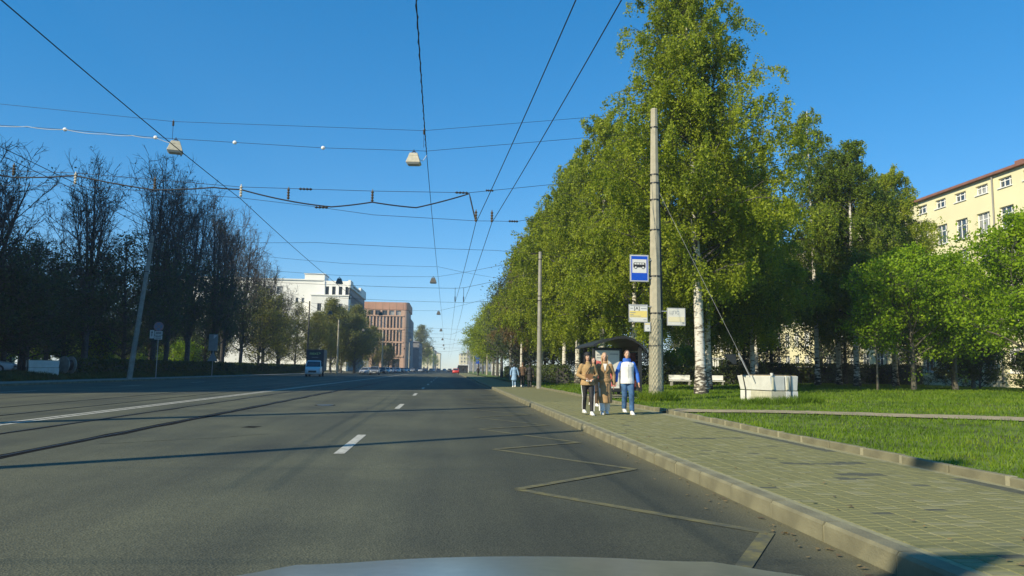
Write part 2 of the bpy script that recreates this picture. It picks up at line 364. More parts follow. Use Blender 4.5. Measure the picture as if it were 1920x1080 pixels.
# ------------------------------------------------------------------ ground, road, pavement, lawn
rng = np.random.default_rng(7); random.seed(7)
def sheet(name, x0, x1, y0, y1, z, m, parent=None, kind='structure'):
    o = np_mesh(name, [(x0, y0, z), (x1, y0, z), (x1, y1, z), (x0, y1, z)], [(0, 1, 2, 3)], m, parent)
    if parent is None: tag(o, kind=kind)
    return o
o = sheet('ground', -950, 950, -280, 1480, -0.06, 'terrain')
road = sheet('road', -26.0, 3.06, -25, 900, 0.0, 'asphalt')
KX = 3.06
def strip(name, pts, w, m, z=0.005, parent=road):
    V = []; Q = []
    pts = [Vector((p[0], p[1], 0)) for p in pts]; n = len(pts)
    for i, p in enumerate(pts):
        d = (pts[min(i+1, n-1)]-pts[max(i-1, 0)]).normalized(); s = Vector((-d.y, d.x, 0))
        ww = w[i] if hasattr(w, '__len__') else w
        V += [(*(p+s*ww/2).xy, z), (*(p-s*ww/2).xy, z)]
        if i: Q.append((2*i-2, 2*i-1, 2*i+1, 2*i))
    return np_mesh(name, V, Q, m, parent)
for y in (12.15, 25.6, 38.2, 51, 64, 77, 90, 104, 118):                 # broken lane line
    strip('lane_dash', [(-1.68, y), (-1.70, y+3.4)], 0.17, 'white_paint')
for y in (36, 49, 62, 75, 88):
    strip('lane_dash', [(-20.4, y), (-20.4, y+3.4)], 0.15, 'white_paint')
strip('centre_line', [(-10.0, -20), (-9.95, 60), (-9.6, 250)], 0.14, 'white_paint')
strip('centre_line', [(-9.72, -20), (-9.67, 60), (-9.35, 250)], 0.14, 'white_paint')
zz = [(1.05, 3.5), (2.74, 6.33), (0.82, 8.64), (2.62, 10.41), (0.82, 12.9), (2.52, 14.2), (0.74, 17.19), (2.5, 18.6), (0.76, 21.4), (2.5, 22.9), (0.76, 25.6), (2.5, 27.2), (0.76, 30), (2.5, 31.6), (0.8, 34.2), (2.5, 36)]
for i in range(len(zz)-1):                                             # bus stop zigzag
    a, b = zz[i], zz[i+1]; strip('zigzag_bar', [a, ((a[0]+b[0])/2, (a[1]+b[1])/2), b], 0.12, 'yellow_paint', 0.005 if i % 2 else 0.009)
def wob(x, y0, y1, n, w0, amp):
    ys = np.linspace(y0, y1, n); return [(x+rng.normal(0, amp), y) for y in ys], [max(0.02, w0*(0.75+0.5*rng.random())) for _ in ys]
for x, w in ((-6.42, 0.30), (-8.50, 0.17), (-11.45, 0.12), (-13.5, 0.13)):
    p, ww = wob(x, -20, 160, 220, w, 0.012); strip('rail_joint', p, ww, 'tar', 0.004)
    r = MB(); r.box(x-0.032, x+0.006, -20, 300, 0.0045, 0.010); r.build('tram_rail', 'steel', road)
p, ww = wob(-16.8, 0, 120, 90, 0.05, 0.03); strip('crack_seal', p, ww, 'tar', 0.004)
p, ww = wob(-18.6, 0, 120, 90, 0.04, 0.05); strip('crack_seal', p, ww, 'tar', 0.004)
c = [( -2.9+rng.normal(0, 0.05)*i*0.2, 16.8+0.12*i) for i in range(4)]
def crack(x, y, a, L, w):
    pts = [(x, y)]
    for _ in range(int(L/0.22)): a += rng.normal(0, 0.35); pts.append((pts[-1][0]+0.22*math.cos(a), pts[-1][1]+0.22*math.sin(a)))
    strip('crack', pts, [w*(0.4+rng.random()) for _ in pts], 'tar', 0.004)
for x, y, a, L in ((-5.9, 13.5, 0.3, 3.5), (-3.6, 22.0, 0.2, 4), (-7.9, 19.5, 1.2, 2.5), (-9.3, 26, 0.1, 2.4)): crack(x, y, a, L, 0.02)
strip('asphalt_patch', [(-4.4, 17.2), (-4.3, 17.55)], 0.32, 'tar', 0.004)
mh = MB(); mh.tube([(-4.35, 27.5, 0.0), (-4.35, 27.5, 0.006)], 0.36, 24); mh.build('manhole_rim', 'tar', road); mh = MB(); mh.tube([(-4.35, 27.5, 0.0), (-4.35, 27.5, 0.010)], 0.30, 24); mh.build('manhole_cover', 'steel', road)

# right pavement: slab, then paving stones standing proud of a sandy bed
pave = thing('pavement', None, None); tag(pave, kind='structure'); pave['label'] = 'grey block paved footway along the right kerb'
del pave['label']
PX0, PX1 = KX+0.16, 6.22
np_mesh('paving_bed', [(PX0, 3.0, 0.1455), (PX1, 3.0, 0.1455), (PX1, 30, 0.1455), (PX0, 30, 0.1455)], [(0, 1, 2, 3)], 'paver_bed', pave)
far = np_mesh('far_paving', [(PX0, 30, 0.150), (PX1, 30, 0.150), (PX1, 420, 0.150), (PX0, 420, 0.150)], [(0, 1, 2, 3)], 'paver', pave)
pv_mesh = {}
def paver_me(mt):
    if mt not in pv_mesh:
        b = MB(); b.frustum((-0.097, 0.097, -0.0475, 0.0475), -0.03, (-0.097, 0.097, -0.0475, 0.0475), -0.004); b.v = b.v; 
        b = MB(); g = 0.0945; k = 0.0455; c = 0.004
        b.add([(-g, -k, -0.03), (g, -k, -0.03), (g, k, -0.03), (-g, k, -0.03), (-g, -k, -c), (g, -k, -c), (g, k, -c), (-g, k, -c), (-g+c, -k+c, 0), (g-c, -k+c, 0), (g-c, k-c, 0), (-g+c, k-c, 0)],
              [(0, 1, 5, 4), (1, 2, 6, 5), (2, 3, 7, 6), (3, 0, 4, 7), (4, 5, 9, 8), (5, 6, 10, 9), (6, 7, 11, 10), (7, 4, 8, 11), (8, 9, 10, 11)])
        pv_mesh[mt] = b.mesh('paving_stone', mt)
    return pv_mesh[mt]
cells = []
ncol = int((PX1-PX0)/0.2); x_off = (PX1-PX0-ncol*0.2)/2+0.1
for i in range(ncol):
    cx = PX0+x_off+i*0.2; cy = 3.05+(0.05 if i % 2 else 0)
    while cy < 30:
        cells.append((cx, cy)); cy += 0.102
dark_spots = [(4.95, 9.9, 0.35, 0.09), (5.35, 9.95, 0.3, 0.08), (5.0, 8.85, 0.22, 0.16), (4.75, 8.5, 0.18, 0.07), (5.5, 10.0, 0.25, 0.09), (4.6, 13.6, 0.4, 0.12), (5.1, 13.7, 0.35, 0.1)]
def paver_kind(cx, cy):
    if cx > PX1-0.23 and cy < 18 and math.sin(cy*1.1)+math.sin(cy*0.37+1) > -0.9: return 'paver_dark'
    for a, b, w, h in dark_spots:
        if abs(cx-a) < w and abs(cy-b) < h and rng.random() < 0.85: return 'paver_dark'
    return 'paver_dark' if rng.random() < 0.012 else ('paver_light' if rng.random() < 0.12 else 'paver')
vis = [c for c in cells if c[1] > 4.4 and (c[0]/c[1]) < 0.80]
near = set(sorted(vis, key=lambda c: c[0]**2+c[1]**2)[:300])
rest = {'paver': MB(), 'paver_light': MB(), 'paver_dark': MB()}
for cx, cy in cells:
    kd = paver_kind(cx, cy); dz = rng.normal(0, 0.0012); tz = rng.normal(0, 0.012)
    if (cx, cy) in near:
        q = put(bpy.data.objects.new('paving_stone', paver_me(kd)), pave); q.location = (cx, cy, 0.15+dz); q.rotation_euler = (rng.normal(0, 0.012), rng.normal(0, 0.008), tz)
    else:
        me = paver_me(kd); tx, ty = rng.normal(0, 0.010), rng.normal(0, 0.006)
        rest[kd].add([(v.co.x+cx, v.co.y+cy, v.co.z+0.15+dz+v.co.y*tx-v.co.x*ty) for v in me.vertices], [tuple(p.vertices) for p in me.polygons])
for kd, b in rest.items():
    me = bpy.data.meshes.new('paving_field'); me.from_pydata(b.v, [], b.f); me.materials.append(MATS[kd])
    q = put(bpy.data.objects.new('paving_field', me), pave); q['kind'] = 'stuff'

# kerbs
kerb = thing('kerb', None, None); tag(kerb, kind='structure')
kb = MB(); g = 0.008
kb.add([(0, -0.49, -0.1), (0.155, -0.49, -0.1), (0.155, 0.49, -0.1), (0, 0.49, -0.1), (0.004, -0.49, 0.135), (0.155, -0.49, 0.162), (0.155, 0.49, 0.162), (0.004, 0.49, 0.135), (0.022, -0.49, 0.16), (0.022, 0.49, 0.16)],
       [(0, 3, 7, 4), (4, 7, 9, 8), (8, 9, 6, 5), (1, 5, 6, 2), (0, 4, 8, 5, 1), (3, 2, 6, 9, 7)])
kme = kb.mesh('kerb_stone', 'kerb_stone', bevel=0)
for i in range(76):
    q = put(bpy.data.objects.new('kerb_stone', kme), kerb); q.location = (KX+rng.normal(0, 0.004), 1.5+i, rng.normal(0, 0.004)); q.rotation_euler = (0, rng.normal(0, 0.006), rng.normal(0, 0.004))
jb = MB(); jb.box(KX+0.012, KX+0.15, 1, 77.5, -0.1, 0.13); jb.build('kerb_bedding', 'kerb_mortar', kerb)
fb = MB(); fb.box(KX, KX+0.155, 77.5, 420, -0.1, 0.16); fb.build('far_kerb', 'kerb_stone', kerb)
bkerb = thing('garden_kerb', None, None); tag(bkerb, kind='structure')
gb = MB(); gb.box(-0.05, 0.05, -0.485, 0.485, -0.1, 0.105); gme = gb.mesh('kerb_stone', 'kerb_stone', bevel=0.012)
def back_x(y): return 6.28+0.22*math.exp(-((y-20)/6.0)**2)-0.10*max(0, (y-32)/20)
for i in range(62):
    y = 4.5+i; q = put(bpy.data.objects.new('kerb_stone', gme), bkerb)
    q.location = (back_x(y)+0.0, y, 0.15+rng.normal(0, 0.006)); q.rotation_euler = (rng.normal(0, 0.004), rng.normal(0, 0.02), math.atan2(-(back_x(y+0.5)-back_x(y-0.5)), 1))
    if i < 30 and rng.random() < 0.8:
        mb = MB(); mb.box(-0.052, 0.045, -0.03-0.03*rng.random(), 0.02+0.02*rng.random(), -0.1, 0.1035); j = mb.build('mortar_joint', 'kerb_mortar', bkerb); j.location = (back_x(y+0.5), y+0.5, 0.15)
np_mesh('paving_edge', [(6.2, 3, 0.1465), (6.6, 3, 0.1465), (6.6, 30, 0.1465), (6.2, 30, 0.1465)], [(0, 1, 2, 3)], 'paver_bed', pave)

def lawn_z(x, y=0): return 0.19+0.30*np.clip((np.asarray(x)-7.5)/19.0, 0, 1)+0.02*np.sin(np.asarray(x)*0.9)*np.sin(np.asarray(y)*0.7)
xs = np.concatenate([np.linspace(6.38, 30, 44), np.linspace(32, 46.2, 6)]); ys = np.concatenate([np.linspace(-4, 60, 70), np.linspace(64, 420, 30)])
V = []; Q = []
for j, y in enumerate(ys):
    for i, x in enumerate(xs):
        xx = max(x, back_x(y)+0.03) if i == 0 else x
        V.append((xx, y, float(lawn_z(x, y)) if i else 0.2))
        if i and j: n = len(xs); Q.append(((j-1)*n+i-1, (j-1)*n+i, j*n+i, j*n+i-1))
lawn = np_mesh('lawn', V, Q, 'lawn', smooth=True); tag(lawn, kind='structure')
path_c = np.array([(6.75, 22.6), (7.6, 21.95), (9.3, 21.25), (11.35, 20.3), (13.0, 18.7), (14.6, 16.9), (17.5, 13.3), (22, 9.5)])
pc = []; 
for i in range(len(path_c)-1):
    for t in np.linspace(0, 1, 10, endpoint=False): pc.append(path_c[i]*(1-t)+path_c[i+1]*t)
pc = np.array(pc); V = []; Q = []
for i, p in enumerate(pc):
    d = pc[min(i+1, len(pc)-1)]-pc[max(i-1, 0)]; d /= np.linalg.norm(d); s = np.array([-d[1], d[0]])
    for k, sg in enumerate((1, -1)):
        q = p+s*sg*(0.78+0.14*rng.random()); V.append((q[0], q[1], float(lawn_z(q[0], q[1]))+0.03))
    if i: Q.append((2*i-2, 2*i-1, 2*i+1, 2*i))
path = np_mesh('footpath', V, Q, 'soil'); tag(path, kind='structure')

def grass(name, P, h, w, m, lean=0.5):
    n = len(P); a = rng.random(n)*2*np.pi; hh = h*(0.45+0.9*rng.random(n)); ww = w*(0.7+0.6*rng.random(n))
    la = rng.random(n)*2*np.pi; ll = hh*lean*rng.random(n)
    V = np.zeros((n, 3, 3)); V[:] = P[:, None, :]
    V[:, 0, 0] -= np.cos(a)*ww; V[:, 0, 1] -= np.sin(a)*ww; V[:, 1, 0] += np.cos(a)*ww; V[:, 1, 1] += np.sin(a)*ww
    V[:, 2, 0] += np.cos(la)*ll; V[:, 2, 1] += np.sin(la)*ll; V[:, 2, 2] += hh
    return np_mesh(name, V.reshape(-1, 3), np.arange(3*n).reshape(-1, 3), m)
n = 900000; X = 6.4+rng.random(n)*34; Y = 5+rng.random(n)*60
D = np.hypot(X, Y); keep = (rng.random(n) < np.clip(10.0/D, 0, 1)**1.1) & (X/Y < 0.86) & (X > [back_x(y)+0.08 for y in Y])
X, Y, D = X[keep], Y[keep], D[keep]
dp = np.full(len(X), 9.0)
for p in pc: dp = np.minimum(dp, np.hypot(X-p[0], Y-p[1]))
patch = np.sin(X*1.3+Y*0.4)*np.sin(Y*1.1-X*0.5)+np.sin(X*0.45+2)*np.sin(Y*0.38)
worn = (dp < 1.6) & (rng.random(len(X)) < (1.6-dp)*0.8)
keep = (dp > 0.62+0.30*rng.random(len(X))) & ~worn & (rng.random(len(X)) < 0.72+0.25*patch)
X, Y, D = X[keep], Y[keep], D[keep]
P = np.stack([X, Y, lawn_z(X, Y)-0.005], 1)
go = grass('grass', P, 0.055+0.0012*D, 0.0045+0.00042*D, 'grass_blade', 0.9); tag(go, 'short green lawn grass right of the footway', 'grass', kind='stuff')
def tuft(cx, cy, r, n, h, label):
    a = rng.random(n)*2*np.pi; rr = r*np.sqrt(rng.random(n)); X = cx+np.cos(a)*rr; Y = cy+np.sin(a)*rr
    o = grass('grass_tuft', np.stack([X, Y, lawn_z(X, Y)], 1), h, 0.013, 'grass_blade', 1.2); tag(o, label, 'grass', kind='stuff')
tuft(8.27, 29.1, 0.75, 2600, 0.34, 'tall grass grown up round the foot of the concrete pole')
tuft(11.75, 26.25, 0.9, 1500, 0.24, 'tall grass against the foot of the white concrete blocks')
tuft(13.0, 26.9, 0.8, 1500, 0.28, 'tall grass at the right end of the white concrete blocks')
tuft(10.9, 27.0, 0.6, 700, 0.18, 'tall grass at the left end of the white concrete blocks')

leaf_mat('litter', [(0.16, 0.10, 0.04), (0.26, 0.19, 0.08), (0.10, 0.07, 0.04)], 0.1)
n = 420; X = np.where(rng.random(n) < 0.4, 3.0-np.abs(rng.normal(0, 0.16, n)), np.where(rng.random(n) < 0.5, 3.3+np.abs(rng.normal(0, 0.5, n)), 6.6+rng.random(n)*9)); Y = 4.5+rng.random(n)**1.4*26
Z = np.where(X < 3.05, 0.010, np.where(X < 6.3, 0.160, 0.29)); a = rng.random(n)*6.28; sz_ = 0.018+0.022*rng.random(n)
V = np.zeros((n, 4, 3)); V[:] = np.stack([X, Y, Z], 1)[:, None, :]
for i_, (du, dv) in enumerate(((-1, 0), (0, -.5), (1, 0), (0, .5))): V[:, i_, 0] += sz_*(du*np.cos(a)-dv*np.sin(a)); V[:, i_, 1] += sz_*(du*np.sin(a)+dv*np.cos(a)); V[:, i_, 2] += rng.random(n)*0.012
lt = np_mesh('leaf_litter', V.reshape(-1, 3), np.arange(4*n).reshape(-1, 4), 'litter'); tag(lt, 'scattered dry leaves and grit along the kerb and footway', 'litter', kind='stuff')
# left side: kerb, worn pavement, verge
lk = MB(); lk.box(-26.16, -26.0, -25, 900, -0.1, 0.13); tag(lk.build('left_kerb', 'kerb_stone'), kind='structure')
sheet('left_pavement', -29.2, -26.16, -25, 900, 0.125, 'old_pavement')
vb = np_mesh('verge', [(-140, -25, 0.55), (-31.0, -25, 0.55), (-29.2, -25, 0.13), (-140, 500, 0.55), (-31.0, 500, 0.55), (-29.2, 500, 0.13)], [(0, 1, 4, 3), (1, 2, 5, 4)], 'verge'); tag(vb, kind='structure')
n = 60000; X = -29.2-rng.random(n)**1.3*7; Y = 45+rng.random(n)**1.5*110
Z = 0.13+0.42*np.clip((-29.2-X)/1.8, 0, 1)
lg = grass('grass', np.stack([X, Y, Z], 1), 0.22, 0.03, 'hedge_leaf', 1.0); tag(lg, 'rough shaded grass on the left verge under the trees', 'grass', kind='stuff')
sheet('building_forecourt', -140, -29.2, 500.01, 900, 0.12, 'old_pavement')

# ------------------------------------------------------------------ buildings
def facade(b, ox, oy, rz, Wd, H, ops, wallm, depth=0.22, z0=0.0, frame='white_frame', pane='glass_pane', pattern='cross', reveal=None, sill=False, cache={}):
    """wall with real openings in the local xz plane (outward = local -y); ops = (x0,x1,z0,z1)"""
    us = sorted({0.0, Wd, *[o[0] for o in ops], *[o[1] for o in ops]}); vs = sorted({z0, H, *[o[2] for o in ops], *[o[3] for o in ops]})
    hole = set()
    for o in ops:
        i0, i1 = us.index(o[0]), us.index(o[1]); j0, j1 = vs.index(o[2]), vs.index(o[3])
        hole |= {(i, j) for i in range(i0, i1) for j in range(j0, j1)}
    m = MB(); n = len(vs)
    for u in us:
        for v in vs: m.v.append((u, 0, v))
    for i in range(len(us)-1):
        for j in range(n-1):
            if (i, j) not in hole: m.f.append((i*n+j, (i+1)*n+j, (i+1)*n+j+1, i*n+j+1))
    me = bpy.data.meshes.new('wall'); 
    for (a, c, d, e) in ops:
        k = len(m.v); m.v += [(a, 0, d), (c, 0, d), (c, 0, e), (a, 0, e), (a, depth, d), (c, depth, d), (c, depth, e), (a, depth, e)]
        m.f += [(k, k+4, k+5, k+1), (k+1, k+5, k+6, k+2), (k+2, k+6, k+7, k+3), (k+3, k+7, k+4, k)]
    me.from_pydata(m.v, [], m.f); me.materials.append(MATS[wallm])
    w = put(bpy.data.objects.new('wall', me), b); w.location = (ox, oy, 0); w.rotation_euler = (0, 0, rz)
    cs, sn = math.cos(rz), math.sin(rz)
    for (a, c, d, e) in ops:
        ww, hh = round(c-a, 2), round(e-d, 2); key = (ww, hh, frame, pane, pattern, depth, sill)
        if key not in cache:
            f = MB(); t = 0.07 if ww < 3 else 0.12; y0, y1 = depth-0.09, depth-0.02
            f.box(0, t, y0, y1, 0, hh); f.box(ww-t, ww, y0, y1, 0, hh); f.box(t, ww-t, y0, y1, 0, t); f.box(t, ww-t, y0, y1, hh-t, hh)
            if pattern in ('cross', 'tee'):
                f.box(ww*0.36-t/2, ww*0.36+t/2, y0, y1, t, hh-t); f.box(ww*0.74-t/2, ww*0.74+t/2, y0, y1, t, hh-t)
            if pattern == 'cross': f.box(t, ww*0.36-t/2, y0+0.01, y1, hh*0.66, hh*0.66+t); f.box(ww*0.36+t/2, ww*0.74-t/2, y0+0.01, y1, hh*0.66, hh*0.66+t); f.box(ww*0.74+t/2, ww-t, y0+0.01, y1, hh*0.66, hh*0.66+t)
            if pattern == 'mid': f.box(ww/2-t/2, ww/2+t/2, y0, y1, t, hh-t)
            if sill: f.box(-0.08, ww+0.08, -0.10, depth-0.1, -0.08, -0.004)
            p = MB(); p.box(0.01, ww-0.01, depth-0.04, depth-0.012, 0.01, hh-0.01)
            cache[key] = (f.mesh('window', frame), p.mesh('pane', pane))
        fm, pm = cache[key]
        q = put(bpy.data.objects.new('window', fm), b); q.location = (ox+cs*a, oy+sn*a, d); q.rotation_euler = (0, 0, rz)
        pn = put(bpy.data.objects.new('pane', pm), q)
        if random.random() < 0.3: pn.material_slots[0].link = 'OBJECT'; pn.material_slots[0].material = MATS['curtain']
def shell(b, x0, x1, y0, y1, z0, z1, m, faces='ltrbu', name='back_wall'):
    """closed remaining sides: l(-x) r(+x) t(+y) b(-y) u(top)"""
    V = [(x0,y0,z0),(x1,y0,z0),(x1,y1,z0),(x0,y1,z0),(x0,y0,z1),(x1,y0,z1),(x1,y1,z1),(x0,y1,z1)]
    Fd = {'l': (3,0,4,7), 'r': (1,2,6,5), 't': (2,3,7,6), 'b': (0,1,5,4), 'u': (4,5,6,7)}
    mb = MB(); mb.add(V, [Fd[c] for c in faces]); return mb.build(name, m, b)
PI = math.pi
# yellow institute on the right
yb = thing('institute_building', 'long yellow building with white framed windows and red-brown eave behind the right trees', 'building', (46, 0, 0.4))
ops = []
for k in range(-4, 31):
    c = 150-(60.1+2.75*k)
    if c < 1.2 or c > 103.5: continue
    for (z0, z1, w) in ((16.75, 17.55, 1.5), (13.3, 15.1, 1.6), (10.4, 12.3, 1.6), (7.5, 9.4, 1.6), (4.6, 6.5, 1.6), (1.3, 3.4, 1.6)):
        ops.append((round(c-w/2, 3), round(c+w/2, 3), z0, z1))
facade(yb, 0, 150, -PI/2, 105, 18.0, ops, 'yellow_wall', 0.25, sill=True)
m = MB(); m.box(0.0, 14, 44.9, 45.0, 0, 18); m.box(0, 14, 150.0, 150.1, 0, 18); m.box(13.9, 14, 45.0, 150, 0, 18); m.build('end_wall', 'yellow_wall', yb)
m = MB(); m.box(-0.35, 14.4, 44.6, 150.4, 18.01, 18.22); m.build('eave', 'red_eave', yb)
m = MB(); m.add([(-0.3, 44.7, 18.23), (14.3, 44.7, 18.23), (14.3, 150.3, 18.23), (-0.3, 150.3, 18.23), (7, 50, 20.2), (7, 145, 20.2)], [(0, 1, 4), (1, 2, 5, 4), (2, 3, 5), (3, 0, 4, 5)]); m.build('roof', 'red_eave', yb)
m = MB(); m.box(-0.06, 0.0, 45, 150, 9.72, 9.95); m.box(-0.06, 0, 45, 150, 0, 1.0); m.build('string_course', 'cream_wall', yb)
for y in (58.7, 75.2, 91.7, 108.2):
    m = MB(); m.tube([(-0.12, y, 0.3), (-0.12, y, 17.9)], 0.07, 6); m.build('downpipe', 'roof_metal', yb)
for y, x, h in ((62, 5.5, 1.6), (83, 6.0, 1.8), (104, 5.0, 1.6)):
    m = MB(); m.box(x, x+1.2, y, y+0.9, 18.3, 20.2+h*0.3); m.build('chimney', 'red_eave', yb)
# entrance canopy with slatted white front
m = MB(); m.box(-4.5, -0.1, 113, 127, 3.0, 3.35); pk = m.build('porch_roof', 'white_frame', yb)
for i in range(15):
    m = MB(); m.box(-4.4, -4.2, 113.2+i*0.97, 113.35+i*0.97, 0, 2.99); m.build('porch_post', 'white_frame', yb)
# white building on the left, far
wb = thing('office_building', 'pale white stepped block with small windows above the left trees', 'building', (-30.6, 230, 0))
ops = [(round(50+2.05-9.2+i*2.0, 2), round(50+2.05-9.2+i*2.0+1.1, 2), 23.3, 25.9) for i in range(4)]
ops += [(34.1, 34.9, 20.6, 22.2), (35.9, 36.7, 20.6, 22.2), (34.1, 34.9, 16.4, 18), (34.1, 34.9, 12.0, 13.6)]
for i in range(9): ops += [(round(2+i*3.3, 2), round(2+i*3.3+1.7, 2), z, z+2.4) for z in (23.2, 19.4, 15.6, 11.8, 8)]
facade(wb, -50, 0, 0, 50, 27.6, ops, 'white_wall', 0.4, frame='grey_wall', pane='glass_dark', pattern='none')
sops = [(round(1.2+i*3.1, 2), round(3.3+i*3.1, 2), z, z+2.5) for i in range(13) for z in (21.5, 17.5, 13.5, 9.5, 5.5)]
facade(wb, 0, 0, PI/2, 42, 25.6, sops, 'grey_wall', 0.3, frame='grey_wall', pane='glass_pane', pattern='mid')  # unlit side: its shade is put into the grey wall colour
m = MB(); m.box(-50, 0, 0.4, 42, 27.2, 27.62); m.box(-0.3, 0.45, -0.45, 6, 25.62, 27.9); m.box(-0.3, 0.5, 26, 42, 25.62, 28.4); m.box(-50.1, -7.6, -0.35, 0, 27.61, 27.95); m.box(-0.3, 0.6, 6, 26, 25.62, 26.1); m.build('cornice', 'white_wall', wb)
m = MB(); m.box(-13.6, -7.6, 0.8, 8, 27.62, 29.6); m.build('penthouse', 'white_wall', wb, bevel=0.03)
m = MB(); m.box(-13.8, -7.4, 0.6, 8.2, 29.61, 29.85); m.build('penthouse_cap', 'white_wall', wb)
m = MB(); m.box(-7.62, -7.3, -0.28, 0, 0, 27.5); m.build('pilaster', 'white_wall', wb)
pops = [(round(1.9+i*2.1, 2), round(1.9+i*2.1+1.15, 2), z, z+2.3) for i in range(4) for z in (18.0, 13.6, 9.4, 5.2)]
facade(wb, -10.5, -4.5, 0, 11.0, 22.6, pops, 'white_wall', 0.3, frame='grey_wall', pane='glass_dark', pattern='mid')
shell(wb, -10.5, 0.5, -4.498, -0.01, 0, 22.6, 'white_wall', 'lru', 'wing_wall')
m = MB(); m.box(-10.7, 0.7, -4.75, -0.02, 22.61, 22.95); m.build('wing_cornice', 'white_wall', wb)
# terracotta building
tb = thing('terracotta_building', 'terracotta office block with vertical fins and rounded corner beside the avenue', 'building', (-17.8, 330, 0))
ops = []
for i in range(19):
    a = round(0.6+i*1.44, 2)
    for z0, z1 in ((18.9, 24.0), (13.1, 18.0), (7.2, 12.3)): ops.append((a, round(a+0.86, 2), z0, z1))
for i in range(9): ops.append((round(0.5+i*3.0, 2), round(0.5+i*3.0+2.2, 2), 24.5, 26.6))
for i in range(6): ops.append((round(1.5+i*4.4, 2), round(1.5+i*4.4+3.2, 2), 1.0, 5.4))
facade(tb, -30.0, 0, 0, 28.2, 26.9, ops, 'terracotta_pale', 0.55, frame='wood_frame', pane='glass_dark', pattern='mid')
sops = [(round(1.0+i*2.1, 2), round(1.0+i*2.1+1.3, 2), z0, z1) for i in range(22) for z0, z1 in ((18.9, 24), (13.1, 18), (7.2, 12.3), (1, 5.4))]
facade(tb, 0, 1.8, PI/2, 48.2, 24.4, sops, 'grey_wall', 0.4, frame='grey_wall', pane='glass_pane', pattern='none')  # grey wall colour stands for the shade on this side
ring = [(-1.8+1.8*math.sin(a), 1.8-1.8*math.cos(a)) for a in np.linspace(0, PI/2, 7)]
m = MB(); b0 = len(m.v)
for x, y in ring: m.v += [(x, y, 0), (x, y, 26.9)]
for i in range(6): m.f.append((2*i, 2*i+2, 2*i+3, 2*i+1))
m.build('corner_wall', 'terracotta_pale', tb, smooth=True)
out = [(-30.2, -0.15)]+[(-1.8+1.95*math.sin(a), 1.8-1.95*math.cos(a)) for a in np.linspace(0, PI/2, 8)]+[(0.15, 30), (-30.2, 30)]
m = MB(); m.loft([[(x, y, 26.92) for x, y in out], [(x, y, 30.2) for x, y in out]]); par = m.build('parapet', 'terracotta', tb)
for i in range(10):
    m = MB(); m.box(-29.4+i*3.0, -29.3+i*3.0, -0.19, -0.151, 26.95, 30.15); m.build('panel_joint', 'wood_frame', tb)
m = MB(); m.box(-30.0, -1.9, -0.25, -0.005, 24.05, 24.42); m.box(-30, -1.9, -0.2, -0.005, 18.1, 18.7); m.box(-30, -1.9, -0.2, -0.005, 12.4, 12.95); m.box(-30, -1.9, -0.3, -0.005, 6.2, 7.0); m.build('floor_band', 'terracotta_pale', tb)
m = MB(); m.box(-30, -0.02, 30.01, 50, 0, 24.4); m.box(-30, -0.45, 2.0, 30, 24.4, 26.9); m.build('back_wall', 'grey_wall', tb)
# further buildings down the avenue
def far_block(name, label, x0, x1, y0, y1, H, wallm, roofm='roof_metal', side='r', ww=1.4, st=3.0, hh=1.8):
    b = thing(name, label, 'building', ((x0+x1)/2, y0, 0.1)); w = x1-x0; L = y1-y0; hx = w/2
    nf = int(H/3.4); mk = lambda Ln: [(round(1.0+i*st, 2), round(1.0+i*st+ww, 2), round(1.2+j*3.4, 2), round(1.2+j*3.4+hh, 2)) for i in range(int((Ln-2)/st)) for j in range(nf)]
    facade(b, -hx, 0, 0, w, H, mk(w), wallm, 0.3, frame='white_frame', pane='glass_dark', pattern='none')
    if side == 'r': facade(b, hx, 0, PI/2, L, H, mk(min(L, 60)), wallm, 0.3, frame='white_frame', pane='glass_dark', pattern='none')
    if side == 'l': facade(b, -hx, L, -PI/2, L, H, [(round(L-o[1], 2), round(L-o[0], 2), o[2], o[3]) for o in mk(min(L, 60))], wallm, 0.3, frame='white_frame', pane='glass_dark', pattern='none')
    shell(b, -hx, hx, 0, L, 0, H, wallm, 't'+('l' if side == 'r' else 'r'))
    r = MB(); e = 0.5; r.add([(-hx-e, -e, H+0.02), (hx+e, -e, H+0.02), (hx+e, L+e, H+0.02), (-hx-e, L+e, H+0.02), (0, hx*0.6, H+2.2), (0, L-hx*0.6, H+2.2)], [(0, 1, 4), (1, 2, 5, 4), (2, 3, 5), (3, 0, 4, 5)]); r.build('roof', roofm, b)
    return b
far_block('shop_building', 'dark low block beyond the terracotta office block', -34, -15.2, 392, 440, 15, 'grey_wall')
far_block('apartment_house', 'pale yellow house far down the left of the avenue', -28, -13.2, 640, 690, 20, 'cream_wall')
far_block('apartment_house', 'grey house beyond the far yellow house on the left', -26, -12.6, 730, 800, 19, 'grey_wall')
far_block('apartment_house', 'cream house closing the far left of the avenue', -20, -9.0, 860, 940, 19, 'cream_wall')
far_block('apartment_house', 'pale house at the far right end of the avenue', 12, 30, 760, 840, 17, 'cream_wall', side='l')
far_block('apartment_house', 'grey house far down behind the right pavement trees', 15, 34, 520, 600, 15, 'grey_wall', side='l')
far_block('apartment_house', 'pale yellow house glimpsed behind the leftmost bare trees', -110, -82, 112, 150, 17.5, 'yellow_wall')

far_block('shade_tower', 'unseen tall pale block added left of the verge to shade the road', -76, -52, 11, 78, 46, 'cream_wall')  # unseen block added to throw shade across the road and left trees

